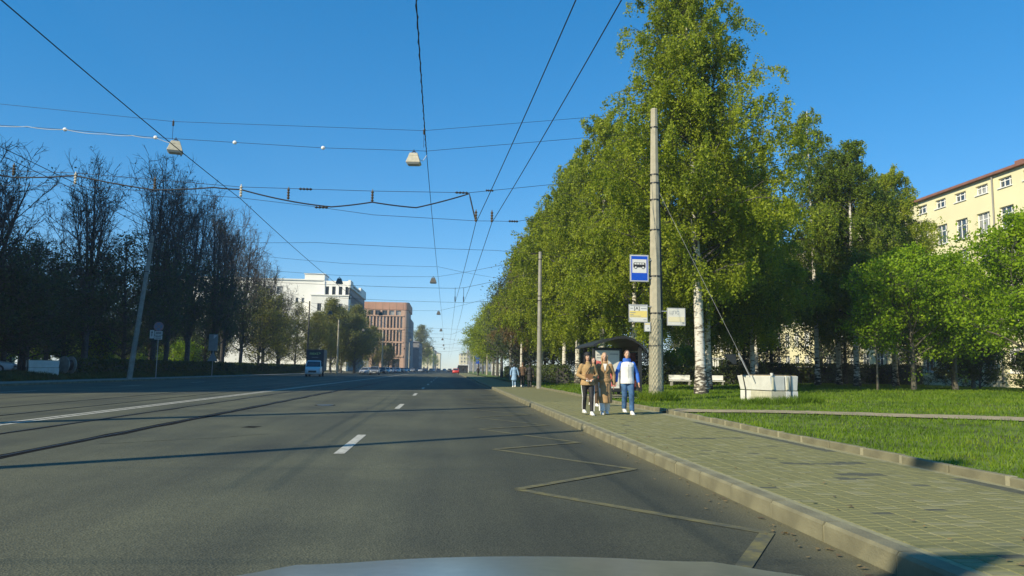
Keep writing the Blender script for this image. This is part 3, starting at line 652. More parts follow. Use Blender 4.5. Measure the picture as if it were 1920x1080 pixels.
# ------------------------------------------------------------------ trees
def tubes_np(polys):
    """polys: list of (pts (k,3), radii (k,), n)"""
    VV = []; QQ = []; base = 0
    for pts, rad, n in polys:
        k = len(pts); d = np.gradient(pts, axis=0); d /= np.linalg.norm(d, axis=1)[:, None]+1e-9
        ref = np.array([1.0, 0, 0]) if abs(d[0, 0]) < 0.8 else np.array([0, 1.0, 0])
        u = ref-d*(d@ref)[:, None]; u /= np.linalg.norm(u, axis=1)[:, None]+1e-9; w = np.cross(d, u)
        a = np.arange(n)*2*np.pi/n
        V = pts[:, None, :]+rad[:, None, None]*(np.cos(a)[None, :, None]*u[:, None, :]+np.sin(a)[None, :, None]*w[:, None, :])
        VV.append(V.reshape(-1, 3)); i = np.arange(k-1)[:, None]*n; j = np.arange(n)[None, :]; jn = (j+1) % n
        QQ.append((np.stack([i+j, i+jn, i+n+jn, i+n+j], -1)+base).reshape(-1, 4)); base += k*n
    return np.concatenate(VV), np.concatenate(QQ)
def leaves_np(C, S, rg, hang=0.0, aspect=0.62):
    n = len(C); a = rg.normal(size=(n, 3)); a[:, 2] -= hang; a /= np.linalg.norm(a, axis=1)[:, None]
    b = rg.normal(size=(n, 3)); b -= a*(a*b).sum(1)[:, None]; b /= np.linalg.norm(b, axis=1)[:, None]
    S = S[:, None]; V = np.stack([C-a*S*0.5, C+b*S*aspect*0.5-a*S*0.06, C+a*S*0.5, C-b*S*aspect*0.5-a*S*0.06], 1)
    return V.reshape(-1, 3), np.arange(4*n).reshape(-1, 4)
def norm(v): return v/(np.linalg.norm(v)+1e-9)
def curve(p, d, L, n, rg, wob=0.12, bend=0.0):
    """polyline from p along d, bending upwards (+) or down (-)"""
    pts = [p]; d = norm(d); st = L/(n-1)
    for i in range(n-1):
        d = norm(d+rg.normal(0, wob, 3)+np.array([0, 0, bend/(n-1)])); pts.append(pts[-1]+d*st)
    return np.array(pts)

def gen_birch(seed, H, R, r0, nl=64, strands=3, leaf=0.105, low=0.2, per=13, lean=0.0, tap=0.75):
    rg = np.random.default_rng(seed); P = []; LC = []
    t = np.linspace(0, 1, 16); tr = np.stack([lean*t*H+np.cumsum(rg.normal(0, 0.035, 16))*t, np.cumsum(rg.normal(0, 0.035, 16))*t, t*H], 1)
    P.append((tr, r0*(1-t)**0.8*0.93+0.018+r0*0.45*np.exp(-t*60), 10)); TW = []
    for k in range(nl):
        h = low+(0.985-low)*((k+rg.random())/nl); base = np.array([np.interp(h, t, tr[:, i]) for i in range(3)])
        prof = min(1.0, (h-low+0.10)/0.20)*(1-max(0, h-0.30)/0.72)**tap
        L = R*prof*(0.62+0.6*rg.random())*1.1+0.35; az = k*2.39996+rg.normal(0, 0.35)
        el = math.radians(rg.uniform(28, 55)+18*h); d = np.array([math.cos(az)*math.cos(el), math.sin(az)*math.cos(el), math.sin(el)])
        lb = curve(base, d, L, 7, rg, 0.10, -0.9); rb = max(0.02, r0*0.30*(1-h)+0.014)
        TW.append((lb, np.linspace(rb, 0.008, 7), 5))
        ns = max(3, int(3+L*2.2))
        for s in range(ns):
            q = 0.22+0.78*(s+rg.random())/ns; bp = np.array([np.interp(q*6, range(7), lb[:, i]) for i in range(3)])
            d2 = norm(norm(lb[-1]-lb[0])*0.55+rg.normal(0, 0.65, 3)); l2 = (0.30+0.35*rg.random())*min(L, 3.0)*(1.15-q*0.5)
            tw = curve(bp, d2, l2, 4, rg, 0.15, -0.8); TW.append((tw, np.linspace(0.010, 0.005, 4), 3))
            for z in range(strands):
                c = rg.random(); sp = np.array([np.interp(c*3, range(4), tw[:, i]) for i in range(3)])
                ls = rg.uniform(0.35, 1.3)*(1.5-h); st = curve(sp, norm(np.array([rg.normal(0, .5), rg.normal(0, .5), -0.5])), ls, 5, rg, 0.12, -1.6)
                if rg.random() < 0.3: TW.append((st, np.linspace(0.005, 0.003, 5), 3))
                m = int(per*(0.5+ls)); f = rg.random(m)*4; LC.append(np.stack([np.interp(f, range(5), st[:, i]) for i in range(3)], 1)+rg.normal(0, 0.075, (m, 3)))
    C = np.concatenate(LC); S = leaf*(0.5+1.0*rg.random(len(C)))
    return P, TW, C, S, 0.5
def gen_broad(seed, H, R, r0, low=0.22, nl=34, leaf=0.13, ncl=26, cl=0.34, up=0.5, forks=1, leafkeep=lambda z: 1.0, twigs=7, droop=0.0, topfrac=1.0, twr=0.009):
    rg = np.random.default_rng(seed); P = []; LC = []; TW = []
    for fk in range(forks):
        hh = H*(1-0.05*fk)*(1.0 if forks == 1 else 0.84); t = np.linspace(0, 1, 14); az0 = rg.random()*6.28; ln = 0.0 if forks == 1 else (0.10+0.20*rg.random())*(1.0 if fk else 0.3); az0 = fk*2.4+rg.random()
        tr = np.stack([math.cos(az0)*ln*hh*t**1.9+np.cumsum(rg.normal(0, 0.06, 14))*t, math.sin(az0)*ln*hh*t**1.9+np.cumsum(rg.normal(0, 0.06, 14))*t, t*hh], 1)
        P.append((tr, r0*(1-0.2*fk)*(1-t)**0.75*0.92+0.02+r0*0.35*np.exp(-t*50), 9))
        n_ = nl//forks
        for k in range(n_):
            h = low+(0.98-low)*((k+rg.random())/n_); base = np.array([np.interp(h, t, tr[:, i]) for i in range(3)])
            q = (h-low)/(1-low); prof = (0.55+0.45*math.sin(PI*min(1, q*1.15+0.12)))*(1-q**4*0.62) if forks == 1 else 0.62+0.38*math.sin(PI*q)
            L = R*prof*(0.75+0.45*rg.random()); az = k*2.39996+rg.normal(0, 0.4)+fk
            el = math.radians(rg.uniform(12, 40)+35*q*up*2-droop*25) if forks == 1 else math.radians(rg.uniform(18, 62)+20*q); d = np.array([math.cos(az)*math.cos(el), math.sin(az)*math.cos(el), math.sin(el)])
            lb = curve(base, d, L, 7, rg, 0.13, up-droop*1.6); rb = max(0.025, r0*0.36*(1-h)+0.02)
            P.append((lb, np.linspace(rb, 0.012, 7), 5)); ns = int(twigs*(0.6+L/R))
            for s in range(ns):
                q2 = 0.25+0.75*(s+rg.random())/ns; bp = np.array([np.interp(q2*6, range(7), lb[:, i]) for i in range(3)])
                d2 = norm(norm(lb[-1]-lb[0])*0.7+rg.normal(0, 0.62, 3)+np.array([0, 0, 0.25*up])); l2 = (0.25+0.3*rg.random())*L*(1.2-q2*0.5)
                tw = curve(bp, d2, l2, 5, rg, 0.16, 0.3*up-droop); TW.append((tw, np.linspace(twr*1.7, twr*0.7, 5), 3))
                for z in range(4):
                    c = 0.25+0.75*rg.random(); sp = np.array([np.interp(c*4, range(5), tw[:, i]) for i in range(3)])
                    t3 = curve(sp, norm(norm(tw[-1]-tw[0])*0.6+rg.normal(0, 0.6, 3)), l2*(0.3+0.35*rg.random()), 4, rg, 0.15, 0.2*up-droop); TW.append((t3, np.linspace(twr, twr*0.5, 4), 3))
                    kp = leafkeep(sp[2]/H); m = rg.poisson(ncl*kp) if kp > 0 else 0
                    if m: LC.append(t3[rg.integers(1, 4, m)]+rg.normal(0, cl, (m, 3))*np.array([1, 1, 0.6]))
    C = np.concatenate(LC) if LC else np.zeros((1, 3)); S = leaf*(0.65+0.7*rg.random(len(C)))
    return P, TW, C, S, 0.1
def gen_spruce(seed, H, R, r0, leaf=0.22, low=0.06):
    rg = np.random.default_rng(seed); P = []; LC = []; TW = []
    t = np.linspace(0, 1, 10); tr = np.stack([np.zeros(10), np.zeros(10), t*H], 1); P.append((tr, r0*(1-t)+0.015, 8))
    nw = int(H*3.2)
    for w in range(nw):
        h = low+(0.99-low)*w/nw; L = R*(1-h)**0.85*1.02+0.12
        for k in range(7):
            az = k*2*PI/7+w*0.9+rg.normal(0, 0.2); Lk = L*(0.7+0.45*rg.random()); el = math.radians(-8+30*h+rg.normal(0, 6))
            d = np.array([math.cos(az)*math.cos(el), math.sin(az)*math.cos(el), math.sin(el)])
            lb = curve(np.array([0, 0, h*H]), d, Lk, 5, rg, 0.05, -0.25); TW.append((lb, np.linspace(0.022, 0.006, 5), 3))
            m = int(14+Lk*26); f = 4*(0.15+0.85*rg.random(m)); c = np.stack([np.interp(f, range(5), lb[:, i]) for i in range(3)], 1)
            side = np.array([-math.sin(az), math.cos(az), 0]); wd = 0.30*(1-np.abs(f/4-0.45))*min(1, Lk/1.5)
            LC.append(c+side[None, :]*(rg.normal(0, 1, m)*wd)[:, None]+np.stack([np.zeros(m), np.zeros(m), -np.abs(rg.normal(0, 0.13, m))], 1))
    C = np.concatenate(LC); return P, TW, C, leaf*(0.6+0.7*rg.random(len(C))), 0.6
PROTO = {}
def proto(key, gen, trunk_m, twig_m, leaf_m, aspect=0.62, **kw):
    P, TW, C, S, hang = gen(**kw); rg = np.random.default_rng(99)
    V, Q = tubes_np(P); trunk = bpy.data.objects.remove if False else None
    def me_of(name, V, Q, m, smooth):
        o = np_mesh(name, V, Q, m, smooth=smooth); me = o.data; COL.objects.unlink(o); bpy.data.objects.remove(o); return me
    a = me_of('trunk', V, Q, trunk_m, True)
    V, Q = tubes_np(TW); c = me_of('twigs', V, Q, twig_m, False)
    V, Q = leaves_np(C, S, rg, hang, aspect); b = me_of('crown', V, Q, leaf_m, False)
    PROTO[key] = (a, b, c); return len(C)
def plant_tree(key, name, label, cat, x, y, z=None, rz=0.0, sc=1.0, sz=None, leaf=None, group=None):
    if z is None: z = float(lawn_z(x, y)) if x > 6 else (0.55 if x < -31 and y < 495 else 0.13)
    t = thing(name, label, cat, (x, y, z-0.03), rz, group); t.scale = (sc, sc, sz or sc)
    a, b, c = PROTO[key]
    put(bpy.data.objects.new('trunk', a), t); cr = bpy.data.objects.new('crown', b); put(cr, t); tw = put(bpy.data.objects.new('twigs', c), cr); tw['kind'] = 'stuff'
    if leaf: cr.material_slots[0].link = 'OBJECT'; cr.material_slots[0].material = MATS[leaf]
    return t
proto('birch_big', gen_birch, 'birch_bark', 'twig', 'birch_leaf', seed=3, H=21.0, R=5.1, r0=0.27, nl=112, low=0.24, strands=6, per=19, leaf=0.118, lean=-0.022, tap=0.42)
proto('birch_a', gen_birch, 'birch_bark', 'twig', 'birch_leaf', seed=11, H=18.5, R=5.2, r0=0.22, nl=92, low=0.20, strands=6, per=16, leaf=0.138)
proto('birch_b', gen_birch, 'birch_bark', 'twig', 'birch_leaf', seed=23, H=18.0, R=4.6, r0=0.2, nl=80, low=0.22, strands=6, per=16, leaf=0.138)
proto('birch_thin', gen_birch, 'birch_bark', 'twig', 'birch_leaf_deep', seed=31, H=19.0, R=3.6, r0=0.17, nl=66, low=0.24, strands=5, per=13, leaf=0.13)
proto('lime_young', gen_broad, 'bark_grey', 'twig', 'lime_leaf', seed=41, H=8.4, R=3.7, r0=0.14, low=0.20, nl=40, leaf=0.17, ncl=18, cl=0.24, up=0.35, twigs=6)
proto('lime_far', gen_broad, 'bark', 'twig', 'birch_leaf', seed=43, H=13.5, R=5.0, r0=0.24, low=0.2, nl=42, leaf=0.24, ncl=12, cl=0.36, up=0.4, twigs=6)
proto('olive_far', gen_broad, 'bark', 'twig', 'olive_leaf', seed=45, H=15, R=6.0, r0=0.28, low=0.08, nl=48, leaf=0.25, ncl=15, cl=0.45, up=0.5, twigs=6, twr=0.016)
proto('bare_a', gen_broad, 'bark', 'twig', 'dark_leaf', seed=51, H=22, R=4.9, r0=0.34, low=0.16, nl=72, leaf=0.22, ncl=5, cl=0.5, up=0.95, forks=4, leafkeep=lambda z: 1.2 if z < 0.36 else (max(0.02, 1.0-(z-0.36)*4.5)), twigs=8, twr=0.016)
proto('bare_b', gen_broad, 'bark', 'twig', 'dark_leaf', seed=57, H=21, R=4.7, r0=0.30, low=0.16, nl=75, leaf=0.22, ncl=5, cl=0.5, up=1.0, forks=5, leafkeep=lambda z: 1.2 if z < 0.32 else (max(0.02, 1.0-(z-0.32)*3.8)), twigs=8, twr=0.016)
proto('bare_c', gen_broad, 'bark', 'twig', 'dark_leaf', seed=63, H=15, R=5.2, r0=0.24, low=0.10, nl=50, leaf=0.24, ncl=7, cl=0.46, up=0.5, leafkeep=lambda z: 1.0 if z < 0.75 else 0.35, twigs=7, twr=0.014)
proto('bare_thin', gen_broad, 'bark', 'twig', 'dark_leaf', seed=69, H=14, R=4.4, r0=0.22, low=0.25, nl=34, leaf=0.2, ncl=1.5, cl=0.4, up=0.6, twigs=7, twr=0.016)
proto('spruce_a', gen_spruce, 'bark', 'twig', 'spruce_needle', 0.22, seed=71, H=12, R=2.5, r0=0.16)
proto('shrub', gen_broad, 'bark', 'twig', 'lime_leaf', seed=81, H=2.6, R=1.7, r0=0.05, low=0.05, nl=22, leaf=0.15, ncl=10, cl=0.2, up=0.6, twigs=5)
proto('sapling', gen_broad, 'bark_grey', 'twig', 'lime_leaf', seed=83, H=5.2, R=1.5, r0=0.045, low=0.42, nl=18, leaf=0.15, ncl=9, cl=0.2, up=0.7, twigs=5)

G1 = 'birches on the lawn right of the footway'
plant_tree('birch_big', 'birch_tree', 'tallest birch with thick white trunk just right of the concrete pole', 'tree', 12.6, 36.6, rz=0.3, group=G1)
for lab, k, x, y, rz, sc, lf in (
    ('birch whose pale trunk rises behind the roof of the bus shelter', 'birch_a', 11.2, 54.0, 1.0, 1.10, None),
    ('birch with forked trunk behind the right end of the bus shelter', 'birch_b', 10.6, 42.2, 2.2, 0.86, None),
    ('full weeping birch in the middle of the right row of birches', 'birch_a', 10.8, 62.0, 3.0, 1.05, None),
    ('weeping birch with low hanging branches above the dark hedge', 'birch_b', 10.9, 70.0, 4.0, 1.06, None),
    ('birch at the left edge of the green birch row', 'birch_a', 9.6, 77, 5.1, 0.96, None),
    ('sparse bronze tinted birch leaning over the far end of the row', 'birch_thin', 8.2, 84, 0.4, 0.86, 'birch_leaf_bronze'),
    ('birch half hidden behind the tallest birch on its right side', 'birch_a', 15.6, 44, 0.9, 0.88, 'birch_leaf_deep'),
    ('slender birch with blue sky through it right of the tallest birch', 'birch_thin', 23.0, 54.5, 1.7, 1.0, None),
    ('tall birch with the highest top of the dark right group', 'birch_thin', 27.0, 53, 2.9, 1.10, None),
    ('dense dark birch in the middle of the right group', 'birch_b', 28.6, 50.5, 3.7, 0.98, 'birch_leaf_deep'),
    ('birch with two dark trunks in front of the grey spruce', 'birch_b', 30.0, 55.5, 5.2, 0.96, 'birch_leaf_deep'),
    ('yellow green weeping birch at the right of the dark group', 'birch_a', 33.6, 54.0, 0.1, 0.90, None),
    ('full birch filling the gap right of the tallest birch', 'birch_a', 19.4, 46.5, 2.4, 0.74, None),
    ('slim birch with white trunk behind the concrete blocks', 'birch_thin', 21.5, 60, 4.4, 0.80, None)):
    plant_tree(k, 'birch_tree', lab, 'tree', x, y, rz=rz, sc=sc, leaf=lf, group=G1)
G2 = 'bright green limes at the right'
for lab, x, y, rz, sc in (
    ('bright green young lime beside the thin sapling', 26.6, 41.0, 0.0, 0.92),
    ('bright green lime with short trunk in the middle of the lime group', 30.2, 42.5, 1.3, 0.92),
    ('largest bright green lime at the right edge of the picture', 29.2, 35.2, 2.1, 1.02),
    ('bright green lime behind the others in front of the yellow wall', 35.0, 47.5, 3.3, 0.86)):
    plant_tree('lime_young', 'lime_tree', lab, 'tree', x, y, rz=rz, sc=sc, group=G2)
plant_tree('sapling', 'sapling', 'thin sapling with bare pale stem left of the bright limes', 'sapling', 24.2, 40.6, rz=0.6)
G3 = 'spruces behind the lawn'
for lab, x, y, sc, lf, rz in (
    ('grey green spruce lit between the dark birch trunks', 33.0, 60, 0.92, 'blue_spruce_needle', 0.0),
    ('dark spruce right of the yellow wall seen through the trees', 25.3, 62.5, 0.95, None, 1.0),
    ('dark spruce left of the yellow wall behind the white birch trunk', 25.0, 76.0, 0.95, None, 2.0),
    ('dark spruce behind the concrete pole', 22.0, 80.0, 0.9, None, 2.6),
    ('dark spruce in the deep shade behind the concrete blocks', 29.3, 66.0, 1.0, None, 0.5),
    ('dark spruce at the right behind the limes', 38.5, 60.0, 0.85, None, 4.0),
    ('dark spruce behind the far end of the birch row', 14.5, 84.0, 1.1, None, 3.0),
    ('dark spruce beside the footway beyond the second pole', 9.3, 93.0, 1.12, None, 5.0)):
    plant_tree('spruce_a', 'spruce_tree', lab, 'tree', x, y, rz=rz, sc=sc, leaf=lf, group=G3)
G4 = 'street trees far along the right footway'
for lab, k, x, y, rz, sc, lf in (
    ('dark leafy lime beyond the second pole', 'bare_c', 8.6, 88, 0.5, 0.98, None),
    ('dark lime shading the footway past the walkers', 'bare_c', 8.9, 99, 1.5, 0.95, None),
    ('nearly leafless tree leaning over the footway before the green limes', 'bare_thin', 8.0, 112, 2.0, 1.0, None),
    ('nearest of the yellow green limes far down the right footway', 'lime_far', 8.4, 128, 3.0, 0.98, None),
    ('second yellow green lime far down the right footway', 'lime_far', 8.8, 146, 4.0, 1.0, None),
    ('third yellow green lime far down the right footway', 'lime_far', 8.6, 168, 5.0, 1.0, None),
    ('fourth yellow green lime far down the right footway', 'lime_far', 9.0, 195, 0.7, 1.05, None),
    ('farthest yellow green lime along the right footway', 'lime_far', 9.5, 235, 1.7, 1.1, None)):
    plant_tree(k, 'street_tree', lab, 'tree', x, y, rz=rz, sc=sc, leaf=lf, group=G4)
for i, (x, y) in enumerate(((13.5, 96), (16, 104), (18, 90), (15, 116), (20, 112), (13, 130), (24, 96), (28, 86), (22, 124), (32, 76), (36, 70))):
    plant_tree('bare_c', 'park_tree', 'shaded leafy tree deep in the park behind the birch row', 'tree', x, y, rz=i*1.1, sc=0.92+0.05*(i % 3), group='dark trees deep in the park')
# left avenue of bare trees
GL = 'tall bare trees behind the left hedge'
row = [('bare_a', -36.5, 37), ('bare_b', -38.5, 44), ('bare_a', -34.5, 51), ('bare_b', -33.6, 57), ('bare_c', -34.5, 61.5), ('bare_c', -35.2, 66), ('bare_a', -33.8, 73), ('bare_c', -32.8, 79), ('bare_a', -32.0, 84.5), ('bare_b', -33.0, 91), ('bare_a', -32.6, 97), ('bare_b', -31.6, 104), ('bare_a', -32.4, 111), ('bare_b', -32.0, 119), ('bare_c', -31.0, 126), ('bare_b', -32.0, 133), ('bare_c', -31.5, 142), ('bare_a', -33, 150), ('bare_c', -31.5, 158)]
hgt = {37: 1.0, 44: 1.05, 51: 0.98, 57: 0.86, 66: 0.72, 61.5: 0.66, 73: 0.98, 84.5: 1.18, 91: 1.12, 97: 1.18, 104: 1.20, 111: 1.16, 119: 1.14, 133: 1.04, 150: 0.82}
words = {51: 'bare topped tree at the left edge of the picture', 57: 'bare tree second from the left edge', 61.5: 'low dark leafy tree behind the left concrete blocks', 66: 'low dark leafy tree left of the leaning pole', 73: 'thick stemmed bare tree just behind the leaning pole', 79: 'low dark tree behind the round no stopping sign', 84.5: 'tallest bare tree right of the leaning pole', 91: 'bare tree with several stems behind the round sign', 97: 'bare tree behind the triangular warning sign', 104: 'tall bare tree right of the triangular warning sign', 111: 'bare tree with spreading top in the middle of the left row', 119: 'bare tree whose twigs overlap the white building', 126: 'low leafy tree in front of the white building', 133: 'bare tree at the white building, left of the truck', 142: 'dark low tree above the left hedge near the truck', 150: 'slim bare tree directly behind the truck', 158: 'last low dark tree of the left row by the truck', 37: 'first tall tree of the left row', 44: 'second tall tree of the left row'}
for i, (k, x, y) in enumerate(row):
    s = hgt.get(y, 0.9); plant_tree(k, 'avenue_tree', words[y], 'tree', x, y, rz=i*1.37, sc=0.95, sz=s, group=GL, leaf='olive_leaf' if y > 122 else None)
back = [(-44, 48), (-43, 58), (-44, 68), (-42, 78), (-43, 88), (-44, 99), (-42, 110), (-43, 122), (-42, 134), (-43, 146), (-52, 62), (-52, 82), (-53, 104), (-53, 128)]
for i, (x, y) in enumerate(back):
    plant_tree('bare_c' if i % 3 else 'bare_b', 'park_tree', 'dark tree in the second row behind the left avenue trees', 'tree', x, y, rz=i*2.1, sc=1.0+0.06*(i % 3), sz=(0.78+0.07*(i % 4)) if i % 3 else 0.72, group='second row of trees at the left')
for i, (x, y) in enumerate(((-66, 78), (-64, 92), (-68, 106), (-64, 118), (-67, 132), (-62, 146), (-66, 160), (-70, 64))):
    plant_tree('lime_far', 'lime_tree', 'sunlit yellow green tree glimpsed between the left trunks', 'tree', x, y, rz=i*1.9, sc=0.62, leaf='lime_leaf', group='sunlit limes behind the left trees')
for i, (x, y, sc, lab) in enumerate(((-27.4, 178, 1.08, 'olive brown tree left of the pale pole, in front of the white building'), (-24.0, 196, 1.08, 'olive brown tree in front of the white and terracotta buildings'), (-28.6, 166, 0.82, 'olive tree right behind the roof of the truck'), (-26.6, 190, 0.95, 'olive tree just left of the pale pole'), (-22.6, 184, 0.88, 'olive tree just right of the pale pole'), (-29.5, 206, 1.1, 'olive tree behind the truck'), (-22.4, 226, 0.85, 'low olive tree before the terracotta building'), (-20.5, 262, 0.6, 'small dark tree at the foot of the terracotta building'))):
    plant_tree('olive_far', 'avenue_tree', lab, 'tree', x, y, rz=i*2.0, sc=sc, group='olive trees beyond the truck')
for x, y, sc, lab in ((-16.5, 452, 1.9, 'tall rounded tree past the terracotta building'), (-15.0, 560, 1.2, 'tree among the far houses on the left'), (-13.5, 720, 1.1, 'tree near the far end of the avenue')):
    plant_tree('lime_far', 'avenue_tree', lab, 'tree', x, y, rz=x, sc=sc, leaf='olive_leaf' if sc > 1.5 else None)

lefts = ['by the leaning pole', 'near the left blocks', 'behind the round sign', 'behind the triangular sign', 'left of the truck']
for i in range(30):
    y = 52+i*5.2; x = -60-6*((i*7) % 3)
    plant_tree('shrub', 'shrub', 'sunlit yellow green bush low between the left tree trunks', 'shrub', x, y, rz=i*1.3, sc=2.3+0.5*(i % 3), group='sunlit bushes behind the left trees')
def hedge(label, x0, x1, y0, y1, z, h, n, m='hedge_leaf', leaf=0.14, group=None):
    """clipped hedge: dark twig core under a skin of leaves"""
    rg = np.random.default_rng(int(abs(x0*7+y0))); t = thing('hedge', label, 'hedge', (x0, y0, z), group=group); w, L = x1-x0, y1-y0
    c = MB(); c.box(0.12, w-0.12, 0.12, L-0.12, 0, h-0.14); c.build('core', 'twig', t)
    A = np.array([w*L, L*h, L*h, w*h, w*h]); k = rg.choice(5, n, p=A/A.sum()); a, b = rg.random(n), rg.random(n); C = np.zeros((n, 3))
    for i, (fx, fy, fz) in enumerate(((lambda a, b: a*w, lambda a, b: b*L, lambda a, b: h+0*a), (lambda a, b: 0*a, lambda a, b: a*L, lambda a, b: b*h), (lambda a, b: w+0*a, lambda a, b: a*L, lambda a, b: b*h), (lambda a, b: a*w, lambda a, b: 0*a, lambda a, b: b*h), (lambda a, b: a*w, lambda a, b: L+0*a, lambda a, b: b*h))):
        s = k == i; C[s] = np.stack([fx(a[s], b[s]), fy(a[s], b[s]), fz(a[s], b[s])], 1)
    C += rg.normal(0, 0.07, (n, 3)); C[:, 2] += 0.06*np.sin(C[:, 1]*1.7)+0.04*np.sin(C[:, 1]*4.3); C[:, 2] = np.maximum(C[:, 2], 0.04)
    V, Q = leaves_np(C, leaf*(0.7+0.6*rg.random(n)), rg); np_mesh('foliage', V, Q, m, t); return t
hedge('clipped hedge along the left footway under the bare trees', -32.0, -30.9, 65.5, 172, 0.5, 1.2, 30000, leaf=0.22)
hedge('dark hedge behind the lit grass beyond the bus shelter', 9.0, 10.2, 62, 120, 0.2, 1.5, 9000, leaf=0.22)
hedge('clipped hedge left of the white birch trunk behind the pole', 12.5, 24.5, 56.0, 57.0, 0.35, 1.3, 9000, leaf=0.17)
hedge('dark hedge crossing behind the concrete blocks', 25.5, 41, 62.0, 63.0, 0.48, 1.6, 9000, leaf=0.2)
for x, y, sc, rz, lab, lf in ((33.0, 44.2, 1.0, 0, 'dark bush under the limes at the right edge', 'hedge_leaf'), (30.5, 37.2, 0.7, 2, 'low bush in front of the rightmost lime', 'hedge_leaf'), (22.5, 70, 1.1, 1, 'round green shrub in front of the yellow wall', None), (20.0, 66, 0.9, 3, 'green shrub beside the clipped hedge', None), (36, 51, 1.1, 3, 'dark bush behind the middle lime', 'hedge_leaf'),
                            (-40, 66, 1.2, 0, 'lit shrub behind the left hedge near the leaning pole', None), (-41, 92, 1.4, 1, 'lit shrub behind the left hedge near the warning sign', None), (-40, 118, 1.4, 2, 'lit shrub behind the left hedge near the truck', None)):
    plant_tree('shrub', 'shrub', lab, 'shrub', x, y, rz=rz, sc=sc, leaf=lf)

# ------------------------------------------------------------------ poles, wires, lamps
def pole(label, x, y, h, r0, r1, lean=(0, 0), m='concrete', bands=(), z=None, group='concrete line poles', n=8):
    z = z if z is not None else (0.19 if x > 6.2 else 0.12)
    t = thing('line_pole', label, 'pole', (x, y, z), group=group)
    b = MB(); b.tube([(lean[0]*s, lean[1]*s, h*s-0.1*(s == 0)) for s in (0, 0.25, 0.5, 0.75, 1)], [r0+(r1-r0)*s for s in (0, .25, .5, .75, 1)], n); b.build('shaft', m, t, smooth=False)
    b = MB(); b.tube([(lean[0], lean[1], h), (lean[0], lean[1], h+0.06)], [r1*1.04, r1*0.9], n); b.build('cap', m, t)
    for zb in bands:
        s = zb/h; r = r0+(r1-r0)*s+0.008; b = MB(); b.tube([(lean[0]*s, lean[1]*s, zb-0.03), (lean[0]*s, lean[1]*s, zb+0.03)], r, 10); b.tube([(lean[0]*s-r-0.05, lean[1]*s-0.1, zb), (lean[0]*s-r+0.02, lean[1]*s-0.05, zb)], 0.02, 6); b.build('steel_band', 'black_metal', t)
    return t
P1 = pole('tall pale concrete pole carrying the bus stop signs', 8.27, 29.4, 11.95, 0.275, 0.14, bands=(11.2, 9.2, 8.85, 8.15, 6.9, 5.0, 3.5, 2.2))
# dark strip down the right side and diamond netting round the foot
b = MB(); b.tube([(0.285, 0.06, 0.0), (0.285, 0.06, 3.4), (0.205, 0.06, 9)], [0.05, 0.045, 0.03], 6); b.build('side_strip', 'black_metal', P1)
net = MB()
for k in range(14):
    for sg in (1, -1):
        pts = []
        for i in range(27):
            zz_ = 0.05+i*0.125; a = k*2*PI/14+sg*zz_*1.9; rr = 0.286+(0.14-0.275)*zz_/11.95; pts.append((rr*math.cos(a), rr*math.sin(a), zz_))
        net.tube(pts, 0.0075, 3, cap=False)
q = net.build('netting', 'stained_concrete', P1); q['kind'] = 'stuff'
pole('slim weathered concrete pole beside the distant walkers', 6.05, 49.7, 9.15, 0.17, 0.11, m='concrete_old', bands=(8.7, 6.2, 5.9))
pole('grey pole in the shade under the dark trees', 7.35, 88, 10.6, 0.2, 0.12, m='concrete_old', bands=(10, 7))
pole('thin pale pole among the green limes', 8.3, 160, 9.8, 0.2, 0.12, bands=(9,))
pole('far thin pole left of the green limes', 7.8, 232, 9.8, 0.2, 0.12, bands=(9,))
pole('farthest thin pole on the right footway', 7.6, 300, 9.8, 0.2, 0.12)
pole('grey concrete pole leaning right in front of the left trees', -27.2, 67, 12.4, 0.24, 0.16, lean=(1.15, 0), m='concrete_old', bands=(11.9, 9.3))
pole('concrete pole nearest the car on the left of the tram tracks', -13.5, 4.6, 12.3, 0.2, 0.13, m='concrete_old')
pole('concrete pole on the left of the tram tracks, second from the car', -13.5, 15.5, 12.3, 0.34, 0.26, m='concrete_old')  # shaft thickened to widen its shadow band across the road
pole('concrete pole by the left kerb before the trees', -27.0, 29.4, 12.3, 0.22, 0.14, m='concrete_old')
pole('pale pole in front of the olive trees', -23.2, 160, 11.2, 0.22, 0.14, bands=(10.5,), m='concrete')
pole('dark pole behind the truck', -27.2, 148, 14, 0.2, 0.13, m='bark')
pole('pale pole before the terracotta building', -18.4, 212, 11.5, 0.24, 0.16, bands=(10.5,))
pole('far pole right of the terracotta building', -15.5, 300, 11.5, 0.24, 0.16)

def sagged(pts, sag=0.0, n=8):
    out = []
    for i in range(len(pts)-1):
        a, c = np.array(pts[i], float), np.array(pts[i+1], float); s = sag*np.linalg.norm(c-a)
        for t in np.linspace(0, 1, n, endpoint=False): p = a*(1-t)+c*t; p[2] -= s*4*t*(1-t); out.append(tuple(p))
    out.append(tuple(pts[-1])); return out
def wire(name, label, pts, r=0.011, sag=0.0, m='wire', n=8, cat='wire', group='overhead wires'):
    t = thing(name, label, cat, pts[0], group=group); o0 = Vector(pts[0])
    b = MB(); b.tube([Vector(p)-o0 for p in sagged(pts, sag, n)], r, 5); b.build('strand', m, t, smooth=True); t['o'] = 0; del t['o']
    return t, o0
def insulator(t, o0, p, h=0.32, m='insulator'):
    p = Vector(p)-o0; b = MB(); zs = np.linspace(0, h, 9); b.tube([(p.x, p.y, p.z-z) for z in zs], [0.022 if i % 2 == 0 else 0.05 for i in range(9)], 7); b.tube([(p.x, p.y, p.z+0.05), (p.x, p.y, p.z)], 0.016, 5); b.build('insulator', m, t)
